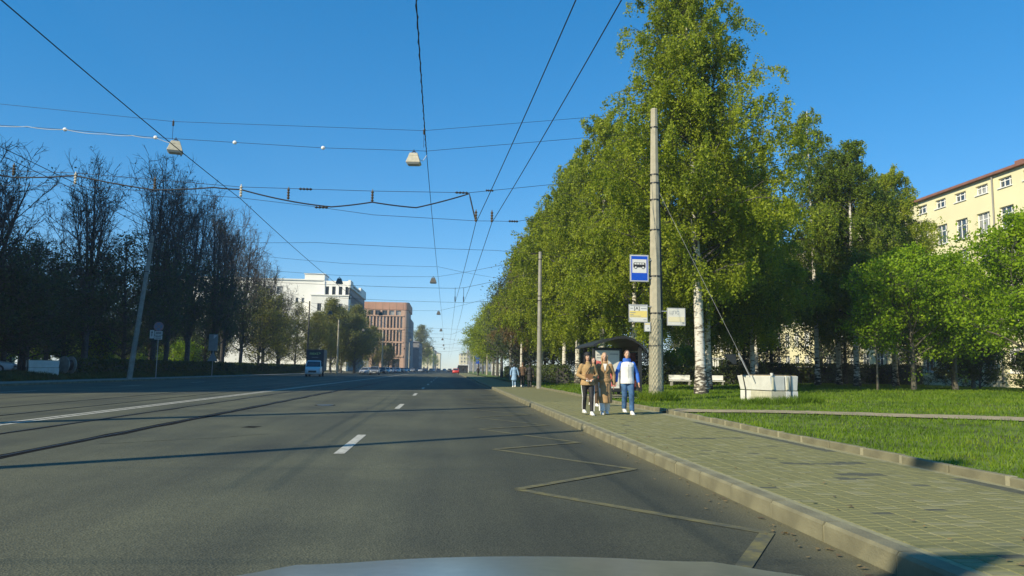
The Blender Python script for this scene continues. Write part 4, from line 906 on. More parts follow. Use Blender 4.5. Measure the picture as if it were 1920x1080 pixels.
def hinsul(t, o0, p, L=0.4):
    p = Vector(p)-o0; b = MB(); xs = np.linspace(-L/2, L/2, 9); b.tube([(p.x+x, p.y, p.z) for x in xs], [0.018 if i % 2 == 0 else 0.042 for i in range(9)], 6); b.build('insulator', 'black_metal', t)
def bead(t, o0, p):
    p = Vector(p)-o0; b = MB(); b.ball(p, (0.085, 0.07, 0.075), 8, 6); b.build('bead', 'white_frame', t)
t, o0 = wire('span_wire', 'uppermost span wire joined to the top of the concrete pole', [(-27, 29.4, 12.0), (-17.43, 29.4, 11.26), (-10.94, 29.4, 10.84), (-1.18, 29.4, 10.88), (8.15, 29.4, 12.05)], 0.008)
for x, z in ((-10.94, 10.84), (-1.18, 10.9)):
    b = MB(); b.tube([Vector((x, 29.4, z))-o0, Vector((x, 29.4, z-0.72))-o0], 0.008, 4); b.build('dropper', 'wire', t); insulator(t, o0, (x, 29.4, z+0.02), 0.2)
t, o0 = wire('span_wire', 'lamp span wire with round white beads on it', [(-27, 29.4, 10.7), (-14.96, 29.4, 10.35), (-11.57, 29.4, 10.17), (-5.14, 29.4, 10.01), (-1.06, 29.4, 10.04), (8.13, 29.4, 11.2)], 0.009)
for p in ((-14.96, 10.35), (-11.57, 10.17), (-8.56, 10.09), (-5.14, 10.01)): bead(t, o0, (p[0], 29.4, p[1]))
t, o0 = wire('cable', 'wavy white cable looped under the lamp wire at the left', [(-20, 29.3, 10.50), (-18.2, 29.3, 10.44), (-16.3, 29.3, 10.38), (-14.9, 29.3, 10.32), (-13.4, 29.3, 10.20), (-12.4, 29.3, 10.18), (-11.5, 29.3, 10.12), (-10.9, 29.4, 9.95)], 0.012, 0.035, 'white_cable', cat='cable')
t, o0 = wire('span_wire', 'span wire carrying the black feeder cable over the road', [(-27, 29.4, 8.6), (-11.29, 23, 7.06), (-6.43, 23, 6.80), (-2.47, 23, 6.81), (0.54, 23, 6.86), (8.1, 29.3, 9.38)], 0.008)
hinsul(t, o0, (-4.5, 23, 6.8)); hinsul(t, o0, (0.3, 23, 6.85)); hinsul(t, o0, (1.2, 23.5, 7.07), 0.25)
fc = [(-14.4, 22.6, 7.05), (-13.07, 23, 6.86), (-11.29, 23, 6.98), (-8.98, 23, 6.62), (-7.26, 23, 6.76), (-6.43, 23, 6.72), (-5.01, 23, 6.42), (-3.7, 23, 6.27), (-2.46, 23, 6.46), (-1.1, 23, 6.33), (0.54, 23, 6.83), (0.76, 23, 5.95)]
t, o0 = wire('feeder_cable', 'thick black feeder cable sagging between yellowish insulators', fc, 0.022, 0.012, cat='cable')
for x, z, mm in ((-13.07, 7.25, 'insulator'), (-11.29, 7.05, 'insulator_pale'), (-8.98, 6.98, 'insulator'), (-6.43, 6.83, 'insulator_pale'), (-5.01, 6.80, 'insulator'), (-2.46, 6.81, 'insulator')): insulator(t, o0, (x, 23, z), 0.34, mm)
t, o0 = wire('span_wire', 'lowest near span wire that holds the trolley wires', [(-27, 29.4, 7.8), (-11.27, 23, 6.66), (-6.42, 23, 6.46), (-4.2, 23, 6.26), (-2.41, 23, 6.06), (0.76, 23, 5.97), (1.26, 23, 5.98), (2.06, 23.2, 6.03), (8.08, 29.3, 8.35)], 0.007)
hinsul(t, o0, (-4.0, 23, 6.24)); hinsul(t, o0, (1.95, 23.15, 6.02), 0.3)
for x in (0.76, 1.26): insulator(t, o0, (x, 23, 6.28), 0.34)
for i, (lab, pts) in enumerate((
    ('left wire of the trolley pair above our lane', [(2.4, 0, 7.1), (1.69, 10, 6.59), (0.76, 23, 5.9), (0.36, 50, 5.73), (0.3, 80, 5.75), (0.25, 120, 5.75), (0.2, 170, 5.75), (0.1, 240, 5.75), (0, 330, 5.7)]),
    ('right wire of the trolley pair above our lane', [(3.2, 0, 7.2), (2.35, 10, 6.63), (1.26, 23, 5.92), (0.93, 50, 5.77), (0.9, 80, 5.78), (0.85, 120, 5.75), (0.8, 170, 5.75), (0.7, 240, 5.75), (0.6, 330, 5.7)]),
    ('tram contact wire crossing in front of the left lamp', [(-6.3, -4, 6.4), (-6.35, 10.5, 6.40), (-6.42, 23, 6.42), (-6.6, 50, 6.2), (-6.9, 85, 6.1), (-7.2, 130, 6.0), (-7.4, 200, 6.0), (-7.6, 300, 6.0)]),
    ('right wire of the pair in front of the left trees', [(-10.7, 2, 6.6), (-10.75, 23, 6.5), (-10.9, 55, 6.3), (-11.1, 90, 6.2), (-11.3, 150, 6.1)]),
    ('left wire of the pair in front of the left trees', [(-11.3, 2, 6.7), (-11.3, 23, 6.55), (-11.5, 55, 6.3), (-11.7, 90, 6.2), (-11.9, 150, 6.1)]))):
    wire('contact_wire', lab, pts, 0.010, 0.004)
t, o0 = wire('lamp_cable', 'twisted black supply cable running down the middle of the avenue', [(-0.80, 4, 9.6), (-0.87, 15.5, 9.27), (-1.05, 29.4, 9.89), (-1.05, 67, 9.4), (-1.1, 108, 9.5), (-1.2, 150, 9.3), (-1.3, 195, 9.3), (-1.4, 250, 9.3), (-1.5, 320, 9.2)], 0.014, 0.006, cat='cable')
b = MB(); pp = [Vector(p)-o0 for p in sagged([(-0.80, 4, 9.6), (-0.87, 15.5, 9.27), (-1.05, 29.4, 9.89)], 0.006, 50)]
b.tube([p+Vector((0.026*math.cos(i*1.9), 0, 0.026*math.sin(i*1.9))) for i, p in enumerate(pp)], 0.010, 4); b.build('lashing', 'wire', t)
# far spans
for lab, pts, r in (
    ('span wire just beyond the near lamps above the birch tops', [(-26.1, 67, 12.2), (-9, 50, 9.6), (3, 50, 9.4), (6.0, 49.7, 9.2)], 0.012),
    ('upper span wire of the second lamp row', [(-26.1, 67, 11.8), (-9.8, 67, 10.6), (-1.1, 67, 10.5), (7.3, 88, 12.0)], 0.012),
    ('lower span wire of the second lamp row', [(-26.1, 67, 10.4), (-9.8, 67, 9.5), (-1.1, 67, 9.6), (6.05, 49.7, 9.0)], 0.012),
    ('span wire holding the trolley wires near the second pole', [(-26.2, 67, 9.2), (-6.6, 52, 7.0), (0.36, 50, 6.75), (0.93, 50, 6.8), (6.0, 49.7, 8.0)], 0.012),
    ('low span wire tying the trolley wires near the second pole', [(-8, 50, 5.95), (0.36, 50, 5.8), (0.93, 50, 5.8), (6.0, 49.7, 6.2)], 0.009),
    ('span wire of the third lamp row', [(-23.5, 108, 10.8), (-10.1, 108, 9.7), (-1.5, 108, 9.7), (7.3, 88, 10.6)], 0.014),
    ('trolley span wire between the third and fourth lamp rows', [(-23.2, 128, 8), (-7, 120, 7.0), (0.5, 120, 6.9), (7.3, 88, 8.8)], 0.014),
    ('span wire of the fourth lamp row', [(-23.2, 160, 10.8), (-9.5, 150, 9.5), (-1.6, 150, 9.4), (8.3, 160, 9.8)], 0.016),
    ('trolley span wire beyond the fourth lamp row', [(-23.2, 160, 8.4), (-7, 170, 7.0), (0.5, 170, 6.9), (8.3, 160, 8.5)], 0.016),
    ('span wire of the fifth lamp row', [(-18.4, 212, 11), (-9, 195, 9.5), (-1.6, 195, 9.4), (7.8, 232, 9.8)], 0.02),
    ('trolley span wire beyond the fifth lamp row', [(-18.4, 212, 8.6), (-7, 240, 7.0), (0.5, 240, 6.9), (7.8, 232, 8.2)], 0.02),
    ('farthest span wire over the avenue', [(-15.5, 300, 11), (-1.4, 290, 9.5), (7.6, 300, 9.8)], 0.026)):
    t, o0 = wire('span_wire', lab, pts, r, 0.004)
    if 'trolley wires near' in lab and 'low' not in lab:
        for x in (0.36, 0.93, -6.6):
            b = MB(); b.tube([Vector((x, 50, 6.8))-o0, Vector((x, 50, 5.85 if x > 0 else 6.25))-o0], 0.014, 4); b.build('dropper', 'wire', t); insulator(t, o0, (x, 50, 6.2), 0.35, 'black_metal')
def lamp_mesh(dark):
    h = MB(); h.frustum((-0.29, 0.29, -0.24, 0.24), -0.17, (-0.20, 0.20, -0.16, 0.16), 0.10); h.frustum((-0.20, 0.20, -0.16, 0.16), 0.10, (-0.155, 0.155, -0.12, 0.12), 0.24)
    g = MB(); g.frustum((-0.22, 0.22, -0.18, 0.18), -0.235, (-0.285, 0.285, -0.235, 0.235), -0.172)
    k = MB(); k.tube([(-0.11, 0, 0.24), (-0.05, 0, 0.31), (0.05, 0, 0.31), (0.11, 0, 0.24)], 0.02, 6); k.tube([(0, 0, 0.30), (0, 0, 0.40)], 0.018, 6)
    return h.mesh('housing', 'lamp_housing_dark' if dark else 'lamp_housing', bevel=0.012), g.mesh('diffuser', 'lamp_glass'), k.mesh('hanger', 'black_metal')
LM = {0: lamp_mesh(0), 1: lamp_mesh(1)}
def lamp(label, x, y, z, dark=0, sc=1.0, rz=0.0):
    t = thing('street_lamp', label, 'street lamp', (x, y, z), rz, 'street lamps hung over the avenue'); t.scale = (sc,)*3
    for n_, me in zip(('housing', 'diffuser', 'hanger'), LM[dark]): put(bpy.data.objects.new(n_, me), t)
lamp('pale weathered lamp hanging at the left behind the tram wire', -10.80, 29.4, 9.80, 0, 1.0, 0.25)
lamp('pale lamp hanging beside the twisted cable, nearest above the road', -1.56, 29.4, 9.68, 0, 1.0, -0.1)
wire('lamp_lead', 'short white lead from the middle cable to the near lamp', [(-1.35, 29.4, 9.7), (-1.2, 29.4, 9.62), (-1.05, 29.4, 9.86)], 0.012, 0.0, 'white_cable', cat='cable')
names = ('second', 'third', 'fourth', 'fifth', 'sixth', 'seventh')
for i, (y, z) in enumerate(((67, 9.22), (108, 9.35), (150, 9.05), (195, 9.0), (245, 9.0), (290, 9.1))):
    for x, side in ((-1.5-0.1*i/3, 'middle'), (-9.8, 'inner left'), (-16.9, 'outer left')):
        if i == 0 and side == 'outer left': continue
        lamp('dark lamp of the %s row hanging on the %s side' % (names[i], side), x, y, z-(0.25 if 'left' in side else 0), 1, 1.05)

# ------------------------------------------------------------------ bus stop signs
def sign_panel(name, label, w, h, x, y, z, rz=0.0, frame='sign_grey', face='sign_white', cat='sign', t_=0.03):
    t = thing(name, label, cat, (x, y, z), rz)
    b = MB(); b.box(-w/2, w/2, 0, t_, -h/2, h/2); b.build('backing', frame, t, bevel=0.004)
    b = MB(); b.box(-w/2+0.03, w/2-0.03, -0.006, -0.001, -h/2+0.03, h/2-0.03); b.build('face', face, t)
    return t
bs = sign_panel('bus_stop_sign', 'blue bus stop sign with black bus on white square', 0.78, 1.10, 7.58, 29.25, 5.49, face='sign_white')
b = MB(); b.box(-0.335, 0.335, -0.010, -0.007, -0.495, 0.495); b.build('blue_field', 'sign_blue', bs)
b = MB(); b.box(-0.29, 0.29, -0.014, -0.011, -0.19, 0.36); b.build('white_square', 'sign_white', bs, bevel=0)
prof = [(-0.25, -0.03), (-0.245, 0.12), (-0.22, 0.17), (0.21, 0.17), (0.245, 0.14), (0.25, 0.03), (0.25, -0.03)]
b = MB(); b.prism([(x, z+0.06) for x, z in prof], -0.018, -0.015); b.build('bus_silhouette', 'sign_black', bs)
for i in range(4):
    b = MB(); b.box(-0.205+i*0.105, -0.12+i*0.105, -0.022, -0.019, 0.15, 0.205); b.build('bus_window', 'sign_white', bs)
for x in (-0.155, 0.15):
    b = MB(); b.disc((x, -0.0205, 0.03), 0.062, 'y', 16, 0.003); w_ = b.build('bus_wheel', 'sign_black', bs)
    b = MB(); b.disc((x, -0.024, 0.03), 0.038, 'y', 16, 0.003); b.build('bus_hub', 'sign_white', w_)
for z in (0.35, -0.38):
    b = MB(); b.box(0.3, 0.52, 0.031, 0.06, z-0.02, z+0.02); b.build('bracket', 'sign_grey', bs)
rs = sign_panel('route_sign', 'square white and yellow route sign with bracketed letter, left of the pole', 0.78, 0.72, 7.53, 29.25, 3.67)
b = MB(); b.box(-0.355, 0.355, -0.010, -0.007, -0.16, 0.10); b.build('yellow_band', 'sign_yellow', rs)
text_mesh('[A]', 0.19, 'sign_black', 'lettering', rs, (-0.06, -0.009, 0.195), (PI/2, 0, 0), 0.001)
for i, (x0, x1, z) in enumerate(((-0.33, 0.33, 0.305), (0.10, 0.33, 0.2), (-0.33, -0.22, 0.2), (-0.33, -0.12, 0.03), (-0.33, -0.2, -0.05), (-0.33, 0.1, -0.11), (0.2, 0.32, -0.25))):
    b = MB(); b.box(x0, x1, -0.0135, -0.0105, z-0.012, z+0.012); b.build('print_line', 'sign_grey', rs)
b = MB(); b.box(0.3, 0.56, 0.031, 0.06, 0.27, 0.31); b.build('bracket', 'sign_grey', rs)
rp = sign_panel('route_sign', 'pale square route sign on the right side of the pole', 0.76, 0.72, 9.08, 29.25, 3.56, face='poster_white')
text_mesh('ЦПС', 0.19, 'sign_grey', 'lettering', rp, (-0.08, -0.009, 0.16), (PI/2, 0, 0), 0.001)
b = MB(); b.box(-0.33, 0.33, -0.0135, -0.0105, -0.2, 0.0); b.build('pale_yellow_band', 'cream_wall', rp)
b = MB(); b.box(0.24, 0.32, -0.0135, -0.0105, -0.29, -0.21); b.build('print_box', 'sign_grey', rp)
b = MB(); b.box(-0.62, -0.3, 0.031, 0.06, 0.2, 0.24); b.build('bracket', 'sign_grey', rp)
ss = sign_panel('notice_plate', 'small white notice plate under the route sign', 0.27, 0.38, 7.9, 29.25, 3.13)
b = MB(); b.box(-0.1, 0.1, -0.010, -0.007, 0.10, 0.14); b.build('yellow_strip', 'sign_yellow', ss)
b = MB(); b.disc((0.02, -0.009, -0.05), 0.03, 'y', 12, 0.003); b.build('print_mark', 'sign_grey', ss)

# guy wire down to the concrete anchor blocks
wire('guy_wire', 'steel guy wire from the concrete pole to the white blocks', [(8.35, 29.4, 8.9), (9.5, 28.7, 6.0), (11.35, 27.45, 1.28)], 0.006, 0.0, 'sign_grey', cat='wire')
b = MB(); b.tube([(0, 0, 0), (-0.34, 0.25, 0.9)], 0.02, 6)
t = thing('guy_anchor', 'steel rod with dark plate rising from the white blocks', 'anchor', (11.33, 27.42, 1.2)); b.build('rod', 'sign_grey', t)
b = MB(); b.add([(-0.95, 0.3, 0.86), (-0.42, 0.3, 0.86), (-0.40, 0.3, 0.50), (-0.52, 0.3, 0.48), (-0.95, 0.33, 0.86), (-0.42, 0.33, 0.86), (-0.40, 0.33, 0.50), (-0.52, 0.33, 0.48)], [(0, 1, 2, 3), (7, 6, 5, 4), (0, 4, 5, 1), (1, 5, 6, 2), (2, 6, 7, 3), (3, 7, 4, 0)]); b.build('plate', 'black_metal', t)
# concrete anchor blocks: flared upper troughs on straight lower blocks
def anchor_blocks(x, y, z, rz, pre, m1='white_concrete', m2='stained_concrete', tag_='right lawn'):
    def blk(nm, lab, fn):
        t = thing('concrete_block', lab, 'concrete block', (x, y, z), rz, 'concrete anchor blocks on the '+tag_); fn(t); return t
    for i, (x0, x1, w1, w2, dx) in enumerate(((0.0, 0.62, 'near', 'near', 0.0), (0.635, 1.16, 'far', 'far', 0.0))):
        def low(t, x0=x0, x1=x1):
            b = MB(); b.box(x0, x1, 0.02, 1.30, -0.1, 0.46); b.build('lower_body', m2 if x0 == 0 else m1, t, bevel=0.012); b = MB(); b.box(x0+0.03, x1-0.03, 1.32, 2.05, -0.1, 0.455); b.build('lower_end', m1, t, bevel=0.012)
        def up(t, x0=x0, x1=x1, i=i):
            b = MB(); b.frustum((x0+0.02, x1-0.02, 0.03, 2.02), 0.485, (x0-0.09 if i == 0 else x0-0.05, x1-0.07 if i == 0 else x1-0.02, -0.03, 2.06), 1.02); b.build('upper_body', m1, t, bevel=0.014)
            b = MB(); b.box(x0+0.02, x0+0.10, -0.035, 0.05, 0.52, 0.99); b.build('rib', m2, t, bevel=0.01)
            b = MB(); b.box(x0+0.02, x1-0.05, 0.02, 2.0, 1.021, 1.05); b.build('top_dirt', 'soil', t)
        blk('l', 'straight lower concrete block on the %s, %s of its pair' % (tag_, w1), low)
        blk('u', 'flared upper white concrete block on the %s, %s of its pair' % (tag_, w2), up)
    t = thing('steel_strap', 'dark steel strap round the concrete blocks on the '+tag_, 'strap', (x, y, z), rz)
    b = MB(); b.tube([(-0.02, 1.62, 0.0), (-0.02, 1.62, 0.50), (-0.11, 1.65, 1.06)], 0.02, 5); b.build('side_bar', 'black_metal', t)
    b = MB(); b.tube([(0.84, -0.0, 0.0), (0.84, -0.0, 0.48), (0.80, -0.06, 1.06), (0.5, 0.6, 1.07), (-0.11, 1.65, 1.06)], 0.018, 5); b.build('end_bar', 'black_metal', t)
anchor_blocks(11.85, 26.75, 0.24, 0.20, 'r')
t = thing('paper_cup', 'small white cup on the corner of the white blocks', 'cup', (11.86, 26.72, 1.27)); b = MB(); b.tube([(0, 0, 0), (0, 0, 0.1)], [0.045, 0.06], 10); b.build('cup_body', 'sign_white', t)
anchor_blocks(-32.6, 61.2, 0.55, -0.95, 'l', 'white_concrete', 'white_concrete', 'left verge')
t = thing('cable_drum', 'round cable drum beside the left concrete blocks', 'cable drum', (-30.9, 63.4, 0.52), -0.5)
for y in (0.0, 0.6):
    b = MB(); b.disc((0, y, 0.72), 0.72, 'y', 24, 0.07); b.build('flange', 'concrete_old', t)
b = MB(); b.tube([(0, 0.03, 0.72), (0, 0.57, 0.72)], 0.45, 18); b.build('core', 'black_metal', t)

# left road signs
t = thing('road_sign', 'round no stopping sign with plates below it by the left trees', 'road sign', (-28.0, 75, 0.15))
b = MB(); b.tube([(0, 0, 0), (0, 0, 5.3)], 0.045, 8); b.build('post', 'sign_grey', t)
b = MB(); b.disc((0, -0.07, 4.9), 0.47, 'y', 28, 0.02); b.build('round_plate', 'faded_red', t)
b = MB(); b.disc((0, -0.085, 4.9), 0.38, 'y', 28, 0.01); b.build('blue_disc', 'faded_blue', t)
for a in (PI/4, -PI/4):
    b = MB(); b.box(-0.38, 0.38, -0.098 if a > 0 else -0.1015, -0.095 if a > 0 else -0.0985, -0.035, 0.035); q = b.build('cross_bar', 'faded_red', t); q.location = (0, 0, 4.9); q.rotation_euler = (0, a, 0)
for nm, x0, x1, z0, z1, mm in (('arrow_plate', -0.78, -0.40, 3.75, 4.55, 'sign_white'), ('upper_plate', -0.34, 0.38, 4.10, 4.45, 'sign_white'), ('lower_plate', -0.34, 0.38, 3.66, 4.04, 'sign_white')):
    b = MB(); b.box(x0, x1, -0.075, -0.05, z0, z1); b.build(nm, mm, t)
b = MB(); b.prism([(-0.62, 3.95), (-0.56, 3.95), (-0.56, 4.3), (-0.50, 4.3), (-0.59, 4.48), (-0.68, 4.3), (-0.62, 4.3)], -0.082, -0.078); b.build('arrow_mark', 'sign_black', t)
for z in (4.34, 4.22, 3.92, 3.78):
    b = MB(); b.box(-0.26, 0.30, -0.082, -0.078, z-0.03, z+0.03); b.build('print_line', 'sign_black', t)
t = thing('road_sign', 'grey backs of a tall board and triangular sign on a thin post', 'road sign', (-28.0, 92.2, 0.15))
b = MB(); b.tube([(0, 0, 0), (0, 0, 5.0)], 0.04, 8); b.build('post', 'sign_grey', t)
b = MB(); b.box(-0.55, 0.50, -0.08, -0.05, 3.0, 4.95); b.build('board_back', 'sign_back', t)
b = MB(); b.add([(0.0, -0.09, 4.4), (0.42, -0.09, 4.85), (0.0, -0.09, 4.85)], [(0, 1, 2)]); b.v += [(x, -0.082, z) for x, y, z in b.v]; b.f += [(5, 4, 3), (0, 3, 4, 1), (1, 4, 5, 2), (2, 5, 3, 0)]; b.build('pale_mark', 'sign_white', t)
b = MB(); b.prism([(-0.62, 1.75), (0.62, 1.75), (0, 2.85)], -0.08, -0.05); b.build('triangle_back', 'sign_back', t)
t = thing('road_sign', 'small blue and red round sign far down the right footway', 'road sign', (7.0, 180, 0.15))
b = MB(); b.tube([(0, 0, 0), (0, 0, 5)], 0.06, 6); b.build('post', 'sign_grey', t); b = MB(); b.disc((0, -0.08, 4.3), 0.7, 'y', 20, 0.03); b.build('round_plate', 'sign_blue', t); b = MB(); b.box(-0.4, 0.4, -0.11, -0.07, 2.6, 3.5); b.build('lower_plate', 'sign_blue', t)

# bus shelter
sh = thing('bus_shelter', 'dark bus shelter with arched roof and red posters behind the walkers', 'bus shelter', (6.75, 32.0, 0.2))
arc = [(-0.55, 2.28), (-0.35, 2.40), (0.0, 2.52), (0.45, 2.64), (0.85, 2.66), (1.2, 2.55), (1.5, 2.36), (1.72, 2.12)]
b = MB(); b.loft([[(x, y, z) for x, z in arc]+[(x, y, z-0.07) for x, z in reversed(arc)] for y in (-0.3, 4.4)]); b.build('roof', 'black_metal', sh)
b = MB(); b.loft([[(x, y, z+0.01) for x, z in arc]+[(x, y, z-0.10) for x, z in reversed(arc)] for y in (-0.36, -0.305)]); b.build('roof_rim', 'black_metal', sh)
for x, y in ((1.55, 0.0), (1.55, 4.1), (-0.1, 4.1)):
    b = MB(); b.box(x-0.07, x+0.07, y-0.07, y+0.07, -0.05, 2.35 if x > 1 else 2.42); b.build('post', 'black_metal', sh)
lb = MB(); lb.box(-0.45, 0.85, 0.4, 0.62, 0.25, 2.18); lb.build('poster_case', 'black_metal', sh, bevel=0.03)
b = MB(); b.box(-0.33, 0.73, 0.385, 0.398, 0.42, 2.06); pw = b.build('poster', 'poster_white', sh)
b = MB(); b.prism([(-0.31, 0.5), (0.55, 0.5), (0.35, 1.15), (0.1, 1.55), (-0.31, 1.62)], 0.376, 0.384); b.build('poster_print', 'poster_red', pw)
for i, (x0, x1, z) in enumerate(((-0.28, 0.1, 1.86), (-0.28, 0.0, 1.74), (0.3, 0.68, 1.9))):
    b = MB(); b.box(x0, x1, 0.376, 0.384, z-0.025, z+0.025); b.build('poster_line', 'sign_grey', pw)
b = MB(); b.box(1.62, 1.66, 0.1, 3.9, 0.3, 2.1); b.build('back_glass', 'glass_dark', sh)
b = MB(); b.box(0.25, 1.4, 4.12, 4.16, 0.3, 2.1); b.build('end_panel', 'glass_dark', sh)
for z in (0.8, 1.1, 1.4, 1.7, 1.95):
    b = MB(); b.box(0.27, 1.38, 4.10, 4.118, z-0.015, z+0.015); b.build('panel_line', 'poster_white', sh)
b = MB(); b.box(1.0, 1.38, 0.8, 3.8, 0.42, 0.47); b.build('bench_seat', 'black_metal', sh)
for y in (1.0, 3.6):
    b = MB(); b.box(1.15, 1.22, y-0.04, y+0.04, -0.05, 0.415); b.build('bench_leg', 'black_metal', sh)
t = thing('stop_panel', 'tall narrow red panel beside the bus shelter post', 'panel', (8.42, 34.0, 0.2)); b = MB(); b.box(-0.30, -0.02, 0, 0.1, 0.3, 2.0); b.build('red_face', 'poster_red', t); b = MB(); b.box(0.0, 0.06, -0.01, 0.11, -0.05, 2.25); b.build('red_post', 'sign_red', t)
# small paved pad under the shelter
q = np_mesh('shelter_pad', [(6.45, 31.4, 0.235), (8.2, 31.4, 0.245), (8.2, 36.6, 0.245), (6.45, 36.6, 0.235)], [(0, 1, 2, 3)], 'old_pavement'); tag(q, kind='structure')
# benches and white box seen beyond the hedge
for x, y, lab in ((17.2, 54.6, 'white bench in front of the hedge, left of the birch trunk'), (19.9, 55.0, 'white bench in front of the hedge, right of the birch trunk')):
    t = thing('park_bench', lab, 'bench', (x, y, 0.3)); b = MB(); b.box(-0.8, 0.8, -0.2, 0.2, 0.40, 0.46); b.build('seat', 'white_frame', t); b = MB(); b.box(-0.8, 0.8, 0.2, 0.25, 0.5, 0.85); b.build('backrest', 'white_frame', t)
    for s in (-0.65, 0.65): b = MB(); b.box(s-0.05, s+0.05, -0.18, 0.25, -0.1, 0.395); b.build('leg', 'concrete_old', t)
t = thing('kiosk', 'white kiosk box at the foot of the far right limes', 'kiosk', (9.8, 150, 0.2)); b = MB(); b.box(-1.0, 1.2, 0, 2, 0, 2.4); b.build('body', 'white_frame', t, bevel=0.05); b = MB(); b.box(-1.1, 1.3, -0.1, 2.1, 2.41, 2.55); b.build('roof', 'roof_metal', t)
t = thing('bus_shelter', 'white distant shelter at the far right kerb', 'bus shelter', (5.2, 262, 0.15)); b = MB(); b.box(-2.0, 2.0, 0, 3, 2.6, 2.85); b.build('roof', 'white_frame', t); b = MB(); b.box(-2.0, -1.8, 0, 3, 0, 2.59); b.build('wall', 'white_frame', t); b = MB(); b.box(1.8, 2.0, 0, 3, 0, 2.59); b.build('wall', 'white_frame', t); b = MB(); b.box(-1.79, 1.79, 2.9, 3.0, 0, 2.59); b.build('back_wall', 'grey_wall', t)

# ------------------------------------------------------------------ people
def limb(mb, pts, rad, n=12):
    mb.tube(pts, rad, n)
    for p, r in zip(pts, rad):
        rr = r if hasattr(r, '__len__') else (r, r); mb.ball(p, (rr[0]*0.98, rr[1]*0.98, min(rr)*0.98), 10, 8)
def hand(mb, w, d, side):
    """palm and five fingers from wrist w along direction d; side = +1 viewer's right"""
    w = Vector(w); d = Vector(d).normalized(); f = Vector((0, -1, 0)); f = (f-d*f.dot(d)).normalized(); s = d.cross(f)
    mb.tube([w, w+d*0.05, w+d*0.09], [(0.022, 0.030), (0.020, 0.040), (0.016, 0.038)], 10)
    for i, (o, L) in enumerate(((-0.030, 0.060), (-0.010, 0.074), (0.010, 0.080), (0.030, 0.070))):
        b = w+d*0.085+f*o; c = b+d*L*0.5+s*side*0.006; e = c+d*L*0.42-s*side*0.020; mb.tube([b-d*0.02, b, c, e], [0.0100, 0.0095, 0.009, 0.0075], 7)
    b = w+d*0.03-f*(-0.032); mb.tube([b, b+d*0.03+f*0.022, b+d*0.062+f*0.026], [0.012, 0.011, 0.008], 7)
SH, HP = 0.185, 0.095
